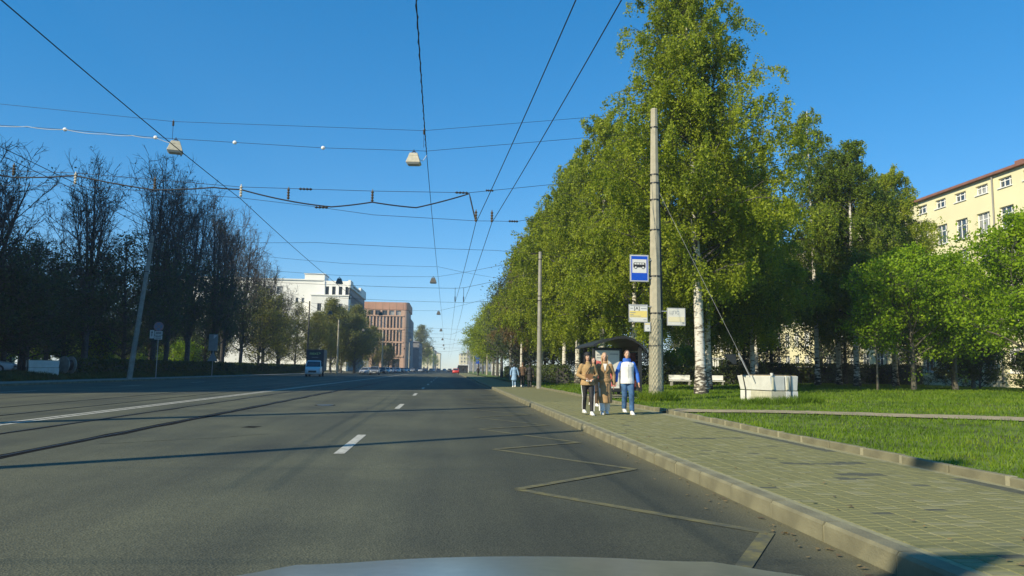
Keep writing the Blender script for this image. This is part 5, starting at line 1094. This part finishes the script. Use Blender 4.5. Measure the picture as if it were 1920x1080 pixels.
def person(label, loc, rz, H, sp, voxel=0.011, group=None):
    s = H/1.75; t = thing('person', label, 'person', loc, rz, group); t.scale = (s, s, s)
    fl, fr = sp['feet']               # (x, y, lift) of viewer-left / right foot
    arms = sp['arms']                 # ((elbow, wrist), (elbow, wrist))
    legs = []
    for sx, (fx, fy, lift) in ((-1, fl), (1, fr)):
        hip = (sx*HP, 0, 0.90); ank = (fx, fy, 0.085+lift); kn = ((hip[0]+ank[0])/2, (hip[1]+ank[1])/2-0.05-lift*0.6, 0.49+lift*0.3); legs.append((hip, kn, ank))
    b = MB(); limb(b, [(0, 0, 0.90), (0, 0, 1.0), (0, -0.005, 1.15), (0, 0, 1.30), (0, 0.005, 1.40)], [(0.15, 0.105), (0.135, 0.095), (0.125, 0.085), (0.15, 0.10), (0.12, 0.075)])
    limb(b, [(0, 0.005, 1.38), (0, -0.005, 1.50)], [0.058, 0.052])
    hx = sp.get('head', (0, 0)); hc = Vector((hx[0], hx[1]-0.012, 1.635))
    b.ball(hc, (0.074, 0.094, 0.112), 16, 12); b.ball(hc+Vector((0, -0.018, -0.062)), (0.054, 0.066, 0.058), 12, 8)
    b.ball(hc+Vector((0, -0.098, -0.020)), (0.013, 0.020, 0.022), 8, 6)
    for k in (-1, 1): b.ball(hc+Vector((k*0.075, 0.008, -0.008)), (0.010, 0.018, 0.030), 8, 6)
    for k, (el, wr) in zip((-1, 1), arms):
        limb(b, [(k*SH*0.9, 0, 1.385), el, wr], [0.046, 0.038, 0.026]); d = Vector(wr)-Vector(el); hand(b, wr, d if not sp.get('pocket') else d, k)
    for hip, kn, ank in legs:
        limb(b, [hip, ((hip[0]+kn[0])/2, (hip[1]+kn[1])/2-0.01, (hip[2]+kn[2])/2), kn, ((kn[0]+ank[0])/2, (kn[1]+ank[1])/2+0.012, (kn[2]+ank[2])/2), ank], [0.082, 0.072, 0.052, 0.050, 0.036])
        limb(b, [ank, (ank[0], ank[1]-0.05, ank[2]-0.045), (ank[0], ank[1]-0.15, ank[2]-0.055)], [0.035, 0.035, 0.026])
    remeshed(b, 'body', 'skin', t, voxel, 2)
    for k in (-1, 1):
        e = MB(); e.ball(hc+Vector((k*0.030, -0.084, 0.004)), (0.013, 0.008, 0.007), 8, 6); e.build('eye', 'eye', t)
        e = MB(); e.ball(hc+Vector((k*0.030, -0.088, 0.024)), (0.017, 0.006, 0.004), 8, 6); e.build('eyebrow', sp['hair'], t)
    e = MB(); e.ball(hc+Vector((0, -0.082, -0.062)), (0.022, 0.008, 0.007), 8, 6); e.build('mouth', 'lips', t)
    h = MB(); h.ball(hc+Vector((0, 0.018, 0.022)), (0.085, 0.092, 0.104), 14, 10)
    for L in range(int(sp.get('hairlen', 0)*10)): 
        zz_ = 0.0-L*0.05
        for k in (-1, 0, 1): h.ball(hc+Vector((k*0.055, 0.045, zz_)), (0.045, 0.05, 0.06), 8, 6)
        if sp.get('hairlen', 0) > 0.3:
            for k in (-1, 1): h.ball(hc+Vector((k*0.082, -0.005, zz_)), (0.024, 0.04, 0.05), 8, 6)
    remeshed(h, 'hair', sp['hair'], t, max(voxel, 0.012), 2)
    # trousers
    lm, lw = sp['legs'], sp.get('legw', 0.0); p = MB()
    if sp.get('torso_legs', True):
        limb(p, [(0, 0, 0.86), (0, 0, 1.02)], [(0.165, 0.118), (0.150, 0.108)])
    for hip, kn, ank in legs:
        hem = (ank[0], ank[1], ank[2]+0.015); limb(p, [hip, ((hip[0]+kn[0])/2, (hip[1]+kn[1])/2-0.01, (hip[2]+kn[2])/2), kn, ((kn[0]+hem[0])/2, (kn[1]+hem[1])/2+0.012, (kn[2]+hem[2])/2)], [0.098, 0.085+lw*0.3, 0.066+lw*0.6, 0.062+lw*0.8]); p.tube([((kn[0]+hem[0])/2, (kn[1]+hem[1])/2+0.012, (kn[2]+hem[2])/2), hem], [0.062+lw*0.8, 0.055+lw], 12)
    remeshed(p, 'trousers', lm, t, voxel*1.1, 2)
    if sp.get('stripe'):
        for k, (hip, kn, ank) in zip((-1, 1), legs):
            q = MB(); q.tube([(hip[0]+k*0.094, hip[1]-0.03, 0.86), (kn[0]+k*0.066, kn[1]-0.03, kn[2]), ((kn[0]+ank[0])/2+k*0.064, (kn[1]+ank[1])/2-0.02, (kn[2]+ank[2])/2), (ank[0]+k*0.056, ank[1]-0.03, ank[2]+0.03)], 0.012, 5); q.build('stripe', 'white_cloth', t)
    for hip, kn, ank in legs:
        x, y, z = ank[0], ank[1], ank[2]-0.085; q = MB()
        limb(q, [(x, y+0.055, z+0.05), (x, y, z+0.056), (x, y-0.09, z+0.045), (x, y-0.175, z+0.034)], [(0.038, 0.046), (0.044, 0.054), (0.047, 0.043), (0.036, 0.030)]); q.tube([(x, y, z+0.05), (x, y+0.005, z+0.13)], [0.05, 0.045], 10)
        q.box(x-0.042, x+0.042, y-0.20, y+0.085, z+0.001, z+0.026); remeshed(q, 'shoe', sp['shoes'], t, 0.011, 2)
    # upper garments
    def torso(mb, g, z0, flare=0.0, top=1.40):
        mb.tube([(0, -0.01, z0-0.03), (0, -0.008, z0+0.04), (0, 0, 1.0), (0, -0.005, 1.15), (0, 0, 1.30), (0, 0.005, top), (0, 0.005, top+0.04)], [(0.160+g+flare, 0.125+g+flare*0.8), (0.160+g+flare, 0.122+g+flare*0.8), (0.148+g, 0.105+g), (0.140+g, 0.098+g), (0.160+g, 0.110+g), (0.130+g*0.6, 0.082+g*0.6), (0.07, 0.06)], 18)
    def sleeves(mb, g, full=True):
        for k, (el, wr) in zip((-1, 1), arms):
            a, e, w = Vector((k*SH*0.92, 0, 1.375)), Vector(el), Vector(wr); limb(mb, [a, (a+e)/2, e, (e+w)/2, e+(w-e)*0.93], [0.062+g, 0.056+g, 0.050+g, 0.046+g, 0.040+g*0.8])
    def collar(mb, g): mb.tube([(0, 0.005, 1.39), (0, 0.012, 1.455), (0, 0.012, 1.50)], [(0.10+g, 0.085+g), (0.075+g, 0.072+g), (0.078+g, 0.076+g)], 14)
    for gname, gm, kind in sp['tops']:
        g = MB()
        if kind == 'jacket': torso(g, 0.028, 0.86, 0.02); sleeves(g, 0.012); collar(g, 0.008)
        if kind == 'shirt': torso(g, 0.006, 0.92); sleeves(g, 0.006); collar(g, 0.004)
        if kind == 'vest':
            torso(g, 0.040, 0.86, 0.0); collar(g, 0.012)
            for k in (-1, 1): g.ball((k*SH*0.80, 0, 1.36), (0.06, 0.08, 0.065), 10, 8)
        if kind == 'coat':
            torso(g, 0.024, 0.95, 0.015); sleeves(g, 0.010)
            g.tube([(0, 0, 1.0), (0, -0.01, 0.75), (0, -0.015, 0.5), (0, -0.015, sp.get('hem', 0.34))], [(0.165, 0.128), (0.198, 0.178), (0.215, 0.215), (0.225, 0.235)], 20); collar(g, 0.006)
        remeshed(g, gname, gm, t, voxel*1.1, 3)
    for nm, mm, fn in sp.get('extras', ()):
        g = MB(); fn(g); g.build(nm, mm, t, smooth=False, bevel=0.0)
    return t
GP = 'people walking towards the car on the footway'
def ex_hat(g): g.ball((0, 0.012, 1.695), (0.099, 0.112, 0.088), 14, 8); g.tube([(0, 0.005, 1.672), (0, 0.005, 1.705)], [(0.097, 0.116), (0.098, 0.115)], 14)
def ex_bag(g): g.box(-0.105, 0.10, -0.235, -0.165, 0.98, 1.15)
def ex_paper(g): g.box(-0.10, 0.11, -0.262, -0.24, 0.945, 0.985)
def ex_strap(g): g.tube([(-0.10, -0.165, 1.12), (0.0, -0.165, 1.28), (0.10, -0.11, 1.42)], 0.012, 5)
def ex_lapel(g):
    for k in (-1, 1): g.add([(k*0.02, -0.142, 1.16), (k*0.12, -0.122, 1.28), (k*0.09, -0.10, 1.42), (k*0.045, -0.125, 1.40), (k*0.02, -0.152, 1.16), (k*0.12, -0.132, 1.28), (k*0.09, -0.11, 1.42), (k*0.045, -0.135, 1.40)], [(0, 1, 2, 3), (7, 6, 5, 4), (0, 4, 5, 1), (1, 5, 6, 2), (2, 6, 7, 3), (3, 7, 4, 0)])
def ex_scarf(g): g.add([(-0.055, -0.128, 1.43), (0.055, -0.128, 1.43), (0.0, -0.150, 1.22), (-0.05, -0.118, 1.43), (0.05, -0.118, 1.43), (0.0, -0.138, 1.22)], [(0, 2, 1), (3, 4, 5), (0, 1, 4, 3), (1, 2, 5, 4), (2, 0, 3, 5)])
def ex_buttons(g):
    for k in (-1, 1):
        for z in (1.12, 1.0, 0.86): g.ball((k*0.06, -0.135-(1.12-z)*0.12, z), 0.014, 8, 6)
def ex_belt(g): g.tube([(0, 0, 1.035), (0, 0, 1.075)], [(0.180, 0.137), (0.180, 0.137)], 18)
def ex_slit(g): g.add([(0.05, -0.175, 0.85), (0.058, -0.175, 0.85), (0.075, -0.252, 0.345), (0.06, -0.252, 0.345), (0.05, -0.155, 0.85), (0.058, -0.155, 0.85), (0.075, -0.22, 0.345), (0.06, -0.22, 0.345)], [(0, 1, 2, 3), (7, 6, 5, 4), (0, 4, 5, 1), (1, 5, 6, 2), (2, 6, 7, 3), (3, 7, 4, 0)])
def ex_zip(g): g.box(-0.005, 0.005, -0.153, -0.12, 0.84, 1.36)
person('woman in black cap, tan jacket and black side-striped trousers, walking nearest the kerb', (3.84, 20.5, 0.152), 0.05, 1.70,
       dict(feet=((-0.06, 0.16, 0.05), (0.08, -0.20, 0.0)), arms=(((-0.27, 0.03, 1.12), (-0.10, -0.20, 1.02)), ((0.27, 0.03, 1.12), (0.10, -0.20, 1.00))), hair='hair_dark', hairlen=0.5, legs='black_cloth', legw=-0.004, stripe=True, shoes='white_shoe',
            tops=(('jacket', 'tan_cloth', 'jacket'),), extras=(('cap', 'black_cloth', ex_hat), ('handbag', 'leather_brown', ex_bag), ('papers', 'white_cloth', ex_paper), ('bag_strap', 'black_cloth', ex_strap))), group=GP)
person('woman in long camel coat and wide white trousers beside the man in the vest', (4.38, 20.8, 0.152), -0.1, 1.72,
       dict(feet=((-0.08, -0.12, 0.0), (0.07, 0.08, 0.02)), arms=(((-0.27, 0.05, 1.11), (-0.25, -0.04, 0.86)), ((0.27, 0.05, 1.11), (0.26, 0.02, 0.85))), hair='hair_blond', hairlen=0.5, legs='white_cloth', legw=0.035, shoes='white_shoe', hem=0.33,
            tops=(('coat', 'camel_cloth', 'coat'),), extras=(('lapel', 'camel_cloth', ex_lapel), ('white_blouse', 'white_cloth', ex_scarf), ('buttons', 'leather_brown', ex_buttons), ('belt', 'camel_cloth', ex_belt), ('coat_slit', 'brown_cloth', ex_slit))), group=GP)
person('man in white padded vest over blue hooded top and blue jeans', (5.06, 20.95, 0.152), 0.0, 1.80,
       dict(feet=((-0.09, -0.02, 0.06), (0.07, -0.26, 0.0)), arms=(((-0.285, 0.03, 1.12), (-0.33, -0.10, 0.88)), ((0.285, 0.03, 1.12), (0.30, -0.08, 0.87))), hair='hair_brown', legs='jeans', legw=0.012, shoes='white_shoe',
            tops=(('hooded_top', 'blue_cloth', 'shirt'), ('vest', 'white_cloth', 'vest')), extras=(('zip', 'poster_white', ex_zip), ('hood', 'blue_cloth', lambda g: g.tube([(0, 0.02, 1.42), (0, 0.025, 1.48), (0, 0.02, 1.53)], [(0.115, 0.10), (0.12, 0.105), (0.10, 0.095)], 16)))), group=GP)
person('person in dark brown coat walking behind the two women', (5.0, 25.6, 0.152), 0.1, 1.66,
       dict(feet=((-0.07, 0.14, 0.04), (0.07, -0.18, 0.0)), arms=(((-0.27, 0.03, 1.12), (-0.24, -0.06, 0.88)), ((0.27, 0.03, 1.12), (0.25, 0.05, 0.88))), hair='hair_brown', hairlen=0.4, legs='brown_cloth', shoes='white_shoe', hem=0.55,
            tops=(('coat', 'brown_cloth', 'coat'),)), 0.014, group=GP)
GQ = 'people walking away past the second pole'
person('woman in pale blue coat and white tights walking away on the footway', (4.62, 52.3, 0.152), PI+0.1, 1.66,
       dict(feet=((-0.06, 0.10, 0.03), (0.06, -0.14, 0.0)), arms=(((-0.28, 0.02, 1.12), (-0.33, 0.02, 0.88)), ((0.27, 0.03, 1.12), (0.28, 0.06, 0.88))), hair='hair_dark', hairlen=0.3, legs='pale_blue_cloth', legw=-0.005, shoes='white_shoe', hem=0.62,
            tops=(('coat', 'pale_blue_cloth', 'coat'),)), 0.018, group=GQ)
person('person in brown jacket and dark trousers between the blue coat and the pole', (5.22, 52.5, 0.152), PI-0.05, 1.74,
       dict(feet=((-0.08, -0.14, 0.0), (0.08, 0.12, 0.04)), arms=(((-0.28, 0.03, 1.12), (-0.25, -0.04, 0.87)), ((0.28, 0.03, 1.12), (0.27, 0.04, 0.87))), hair='hair_brown', legs='black_cloth', shoes='white_shoe',
            tops=(('jacket', 'brown_cloth', 'jacket'),)), 0.018, group=GQ)
person('person all in black next to the second pole', (5.72, 52.4, 0.152), PI, 1.70,
       dict(feet=((-0.07, 0.12, 0.03), (0.07, -0.14, 0.0)), arms=(((-0.28, 0.03, 1.12), (-0.25, 0.02, 0.87)), ((0.28, 0.03, 1.12), (0.27, -0.1, 0.90))), hair='hair_dark', hairlen=0.3, legs='black_cloth', shoes='black_cloth', hem=0.5,
            tops=(('coat', 'black_cloth', 'coat'),)), 0.018, group=GQ)
for i, (x, y, lab) in enumerate(((5.6, 140, 'lone dark figure on the far footway'), (4.7, 232, 'left of two tiny dark figures by the far white shelter'), (6.0, 236, 'right of two tiny dark figures by the far white shelter'))):
    person(lab, (x, y, 0.152), PI+i, 1.75, dict(feet=((-0.08, -0.12, 0.0), (0.08, 0.12, 0.03)), arms=(((-0.28, 0.03, 1.12), (-0.25, -0.04, 0.87)), ((0.28, 0.03, 1.12), (0.27, 0.04, 0.87))), hair='hair_dark', legs='black_cloth', shoes='black_cloth', tops=(('jacket', 'black_cloth', 'jacket'),)), 0.03, group='tiny figures far down the footway')

# ------------------------------------------------------------------ vehicles (front = local -y)
def rrect(y, hw, z0, z1, r=0.12):
    hw, z0, z1 = float(hw), float(z0), float(z1); r = min(r, (z1-z0)/2.2, hw/2); out = []
    for cx, cz, a0 in ((hw-r, z1-r, 0), (-hw+r, z1-r, PI/2), (-hw+r, z0+r, PI), (hw-r, z0+r, 1.5*PI)):
        for k in range(4): a = a0+k*PI/6; out.append((cx+r*math.cos(a), y, cz+r*math.sin(a)))
    return out
WH = None
def wheel(t, x, y, r=0.32, w=0.20):
    b = MB(); b.tube([(-w/2, 0, 0), (-w/2+0.03, 0, 0), (w/2-0.03, 0, 0), (w/2, 0, 0)], [r-0.03, r, r, r-0.03], 18); q = b.build('wheel', 'tyre', t); q.location = (x, y, r)
    b = MB(); b.tube([(-w/2-0.006, 0, 0), (w/2+0.006, 0, 0)], r*0.62, 14); b.build('rim', 'rim', q)
def make_car(paint, label, x, y, rz=0.0, sc=1.0, wag=1, group='cars on the avenue'):
    t = thing('car', label, 'car', (x, y, 0.006), rz, group); t.scale = (sc,)*3
    secs = [(-2.2, .66, .36, .62), (-2.08, .80, .26, .74), (-1.7, .86, .22, .84), (-1.0, .89, .20, .95), (0, .90, .20, .97), (1.4, .89, .20, .99), (2.0, .85, .25, .96), (2.18, .76, .34, .86)]
    b = MB(); b.loft([rrect(*q) for q in secs]); b.build('body', paint, t, smooth=True)
    yb = 1.95 if wag else 1.5; b = MB(); b.frustum((-.80, .80, -1.0, yb), 0.94, (-.62, .62, -.30, yb-0.45), 1.44); b.build('window_glass', 'glass_dark', t, bevel=0.03)
    b = MB(); b.frustum((-.635, .635, -.34, yb-0.40), 1.425, (-.56, .56, -.22, yb-0.5), 1.49); b.build('roof', paint, t, bevel=0.02)
    for k in (-1, 1):
        for p0, p1 in (((.805*k, -1.0, .95), (.628*k, -.30, 1.44)), ((.81*k, 0.35, .95), (.632*k, 0.32, 1.44)), ((.805*k, yb, .95), (.628*k, yb-0.45, 1.44))):
            b = MB(); b.tube([p0, p1], 0.035, 6); b.build('pillar', paint, t)
        b = MB(); b.ball((k*0.62, -2.09, 0.66), (0.15, 0.07, 0.075), 10, 6); b.build('headlight', 'headlight', t)
        b = MB(); b.ball((k*0.70, 2.12, 0.78), (0.09, 0.05, 0.10), 8, 6); b.build('tail_light', 'sign_red', t)
        b = MB(); b.ball((k*0.96, -0.75, 1.0), (0.09, 0.06, 0.07), 8, 6); b.build('mirror', paint, t)
        for yy in (-1.35, 1.32): wheel(t, k*0.80, yy)
    b = MB(); b.box(-.42, .42, -2.225, -2.15, .44, .60); b.build('grille', 'black_metal', t); b = MB(); b.box(-.26, .26, -2.24, -2.226, .36, .46); b.build('number_plate', 'sign_white', t)
    return t
make_car('car_grey', 'dark grey car coming towards us, right of the small parked car', -14.6, 152, 0.06, 1.12)
make_car('car_silver', 'silver car half hidden left of the dark grey car', -17.0, 158, -0.2, 1.0, 0)
make_car('car_red', 'red car far ahead in our direction', 2.2, 212, PI, 1.05)
cc = ['car_black', 'car_grey', 'car_silver', 'car_white', 'car_blue']
cw = {'car_black': 'black', 'car_grey': 'grey', 'car_silver': 'silver', 'car_white': 'white', 'car_blue': 'dark blue'}
spots = [(-16.4, 190, 0), (-16.3, 202, 3), (-16.2, 214, 2), (-16.2, 226, 4), (-15.9, 240, 3), (-15.8, 256, 0), (-15.4, 272, 3), (-15.3, 290, 2), (-14.6, 312, 1), (-9.0, 300, 0), (-12.2, 336, 2), (-8.0, 360, 1), (-13.8, 360, 3), (-5.0, 380, 0), (-11.6, 400, 4), (-8.4, 430, 3), (-2.0, 420, 2), (0.8, 340, 0), (-5.6, 470, 1), (-11, 480, 0), (1.2, 460, 3), (-14.0, 420, 1), (-13.4, 450, 3)]
protos = {}
ords = ['nearest', 'second', 'third', 'fourth', 'fifth', 'sixth', 'seventh', 'eighth']; cnt = {}
for i, (x, y, c) in enumerate(spots):
    k = cc[c]; cnt[k] = cnt.get(k, -1)+1; lab = 'far %s car in the distant traffic, %s of that colour' % (cw[k], ords[cnt[k]])
    if k not in protos: protos[k] = make_car(k, lab, x, y, PI if x > -3 else rng.normal(0, 0.05), 1.05)
    else: q = copy_tree(protos[k], None, (x, y, 0.006), PI if x > -3 else rng.normal(0, 0.05), (1.05, 1.05, 1.05)); q['label'] = lab
for i, (x, y, c, lab) in enumerate(((-33.6, 53, 0, 'dark car parked behind the left verge at the picture edge'), (-35.2, 60, 2, 'silver car parked in the shade behind the left blocks'), (-44.5, 76, 3, 'white car parked behind the left hedge'), (-45, 103, 1, 'grey car parked deep behind the left hedge'))):
    q = copy_tree(protos[cc[c]], None, (x, y, 0.556), PI/2+0.3*i, (1.0,)*3); q['label'] = lab; q['group'] = 'cars parked behind the left hedge'
# box truck
tk = thing('box_truck', 'white cabbed truck with tall dark box lettered next', 'truck', (-19.4, 112, 0.006), 0.06); tk.scale = (1.08,)*3
b = MB(); b.loft([rrect(*q, r=0.1) for q in ((-3.0, .80, .42, .92), (-2.9, .95, .32, 1.10), (-2.2, 1.0, .30, 1.30), (-1.6, 1.02, .30, 1.36), (-0.6, 1.02, .36, 1.38))]); b.build('cab_body', 'car_white', tk, smooth=True)
b = MB(); b.frustum((-.97, .97, -2.15, -0.62), 1.30, (-.86, .86, -1.55, -0.62), 2.02); b.build('cab_glass', 'glass_dark', tk, bevel=0.02)
b = MB(); b.frustum((-.88, .88, -1.62, -0.60), 2.0, (-.80, .80, -1.45, -0.60), 2.14); b.build('cab_roof', 'car_white', tk, bevel=0.03)
for k in (-1, 1):
    b = MB(); b.tube([(k*.965, -2.12, 1.32), (k*.865, -1.56, 2.02)], 0.05, 6); b.build('pillar', 'car_white', tk)
    b = MB(); b.ball((k*.74, -2.88, 0.88), (0.17, 0.10, 0.14), 10, 6); b.build('headlight', 'headlight', tk)
    b = MB(); b.box(k*1.16-0.07, k*1.16+0.07, -1.75, -1.65, 1.35, 1.75); b.build('mirror', 'black_metal', tk)
    for y in (-1.9, 1.9): wheel(tk, k*0.88, y, 0.38, 0.24)
b = MB(); b.box(-.5, .5, -3.02, -2.93, .55, .80); b.build('grille', 'black_metal', tk); b = MB(); b.box(-.27, .27, -3.045, -3.021, .40, .50); b.build('number_plate', 'sign_white', tk)
b = MB(); b.box(-1.16, 1.16, -0.5, 3.7, 0.75, 3.62); bx = b.build('box_body', 'truck_side', tk, bevel=0.02)
b = MB(); b.box(-1.13, 1.13, -0.54, -0.503, 2.0, 3.60); b.build('box_front', 'truck_box', tk)
b = MB(); b.box(-.9, .9, -0.4, 3.6, 0.5, 0.745); b.build('chassis', 'black_metal', tk)
text_mesh('next>', 0.62, 'logo_green', 'lettering', tk, (0.02, -0.548, 3.10), (PI/2, 0, 0), 0.004)
b = MB(); b.box(-.42, .42, -0.553, -0.543, 2.55, 2.60); b.build('underline', 'sign_grey', tk)

# bonnet and wings of the car the picture is taken from
hc = thing('car', 'silver grey bonnet of our own car at the bottom edge', 'car', (0.13, 0, 0))
def hood_z(x, y): return 1.028-0.055*(abs(x)/0.75)**2.2-0.055*max(0, (y-0.95)/0.6)**2-0.02*max(0, (0.95-y))
nx, ny = 33, 18; V = []; Q = []
for j in range(ny):
    for i in range(nx):
        x = -0.74+1.48*i/(nx-1); yf = 1.62-0.30*(abs(x)/0.74)**2.2; y = 0.55+(yf-0.55)*j/(ny-1); V.append((x, y, hood_z(x, y)+0.006*math.exp(-((abs(x)-0.42)/0.05)**2)))
        if i and j: Q.append(((j-1)*nx+i-1, (j-1)*nx+i, j*nx+i, j*nx+i-1))
np_mesh('bonnet', V, Q, 'hood_paint', hc, smooth=True)
for k in (-1, 1):
    rings = []
    for y, w, z in ((-0.6, 0.87, 0.93), (0.3, 0.88, 0.94), (1.0, 0.87, 0.90), (1.35, 0.82, 0.80), (1.55, 0.72, 0.68)):
        rings.append([(k*0.735*min(1, w/0.87), y, z), (k*w, y, z-0.10), (k*(w+0.01), y, 0.45), (k*(w-0.1), y, 0.40), (k*0.60, y, 0.45), (k*0.66, y, z-0.06)])
    b = MB(); b.loft(rings); b.build('wing', 'hood_paint', hc, smooth=False)
    b = MB(); b.ball((k*0.62, 1.52, 0.70), (0.17, 0.10, 0.08), 12, 8); b.build('headlight', 'headlight', hc)
    wheel(hc, k*0.78, 0.85, 0.31, 0.2)
b = MB(); b.loft([[(x, y+1.72-0.28*(abs(x)/0.8)**2.2, z) for (y, z) in ((0, 0.35), (0.05, 0.5), (0.02, 0.66), (-0.1, 0.72), (-0.2, 0.6), (-0.2, 0.35))] for x in np.linspace(-0.84, 0.84, 17)]); b.build('bumper', 'hood_paint', hc)

# ------------------------------------------------------------------ thin evening haze, also added to lift the dark left trees
hz = MB(); hz.box(-1000, 1000, -320, 1520, -1.2, 51.0); ho = hz.build('haze', 'wire')
hm = bpy.data.materials.new('haze_air'); hm.use_nodes = True; t_ = hm.node_tree
for n_ in list(t_.nodes):
    if n_.type != 'OUTPUT_MATERIAL': t_.nodes.remove(n_)
pvn = t_.nodes.new('ShaderNodeVolumePrincipled'); pvn.inputs['Color'].default_value = (0.72, 0.84, 1.0, 1); pvn.inputs['Density'].default_value = 0.00038; pvn.inputs['Anisotropy'].default_value = 0.0
t_.links.new(pvn.outputs[0], t_.nodes['Material Output'].inputs['Volume'])
ho.data.materials.clear(); ho.data.materials.append(hm); tag(ho, kind='stuff'); ho['label'] = 'thin pale evening haze over the avenue'

# unseen span, board and lamp added to drop soft shadows at the lower right
pole('concrete pole by the left kerb just behind our car', -27.0, -2.0, 12.6, 0.22, 0.14, m='concrete_old')
pole('concrete pole on the lawn just behind our car', 8.4, -2.0, 12.6, 0.24, 0.14, m='concrete_old')
wire('span_wire', 'lamp span wire over the road just behind our car', [(-27, -2, 12.5), (-8.9, -2, 12.25), (8.3, -2, 12.5)], 0.009)
wire('span_wire', 'lower span wire with a hanging board just behind our car', [(-27, -2, 8.0), (-5.9, -2, 7.35), (8.3, -2, 8.0)], 0.009)
lamp('unseen pale lamp added over the road behind our car for its shadow', -8.9, -2.0, 11.85, 0, 1.0, 0.1)
t = thing('shadow_board', 'unseen blue board added over the road behind our car for its shadow', 'sign', (-5.9, -2.0, 6.4))
b = MB(); b.box(-0.50, 0.50, -0.02, 0.02, -0.75, 0.72); b.build('board', 'sign_back', t); b = MB(); b.box(-0.46, 0.46, -0.030, -0.022, -0.71, 0.68); b.build('blue_field', 'sign_blue', t)
for x in (-0.35, 0.35): b = MB(); b.tube([(x, 0, 0.70), (x, 0, 0.97)], 0.015, 5); b.build('hanger', 'black_metal', t)
# washer jets on our bonnet
for x in (-0.22, 0.22):
    b = MB(); b.ball((x, 0.72, hood_z(x, 0.72)+0.006), (0.018, 0.012, 0.010), 8, 6); b.build('washer_jet', 'black_metal', hc)
tot = 0
seen = set()
for o_ in bpy.data.objects:
    if o_.type == 'MESH' and o_.data.name not in seen: seen.add(o_.data.name); tot += sum(len(p.vertices)-2 for p in o_.data.polygons) if len(o_.data.polygons) < 5000 else len(o_.data.loops)-2*len(o_.data.polygons)
print('TRIANGLES', tot)
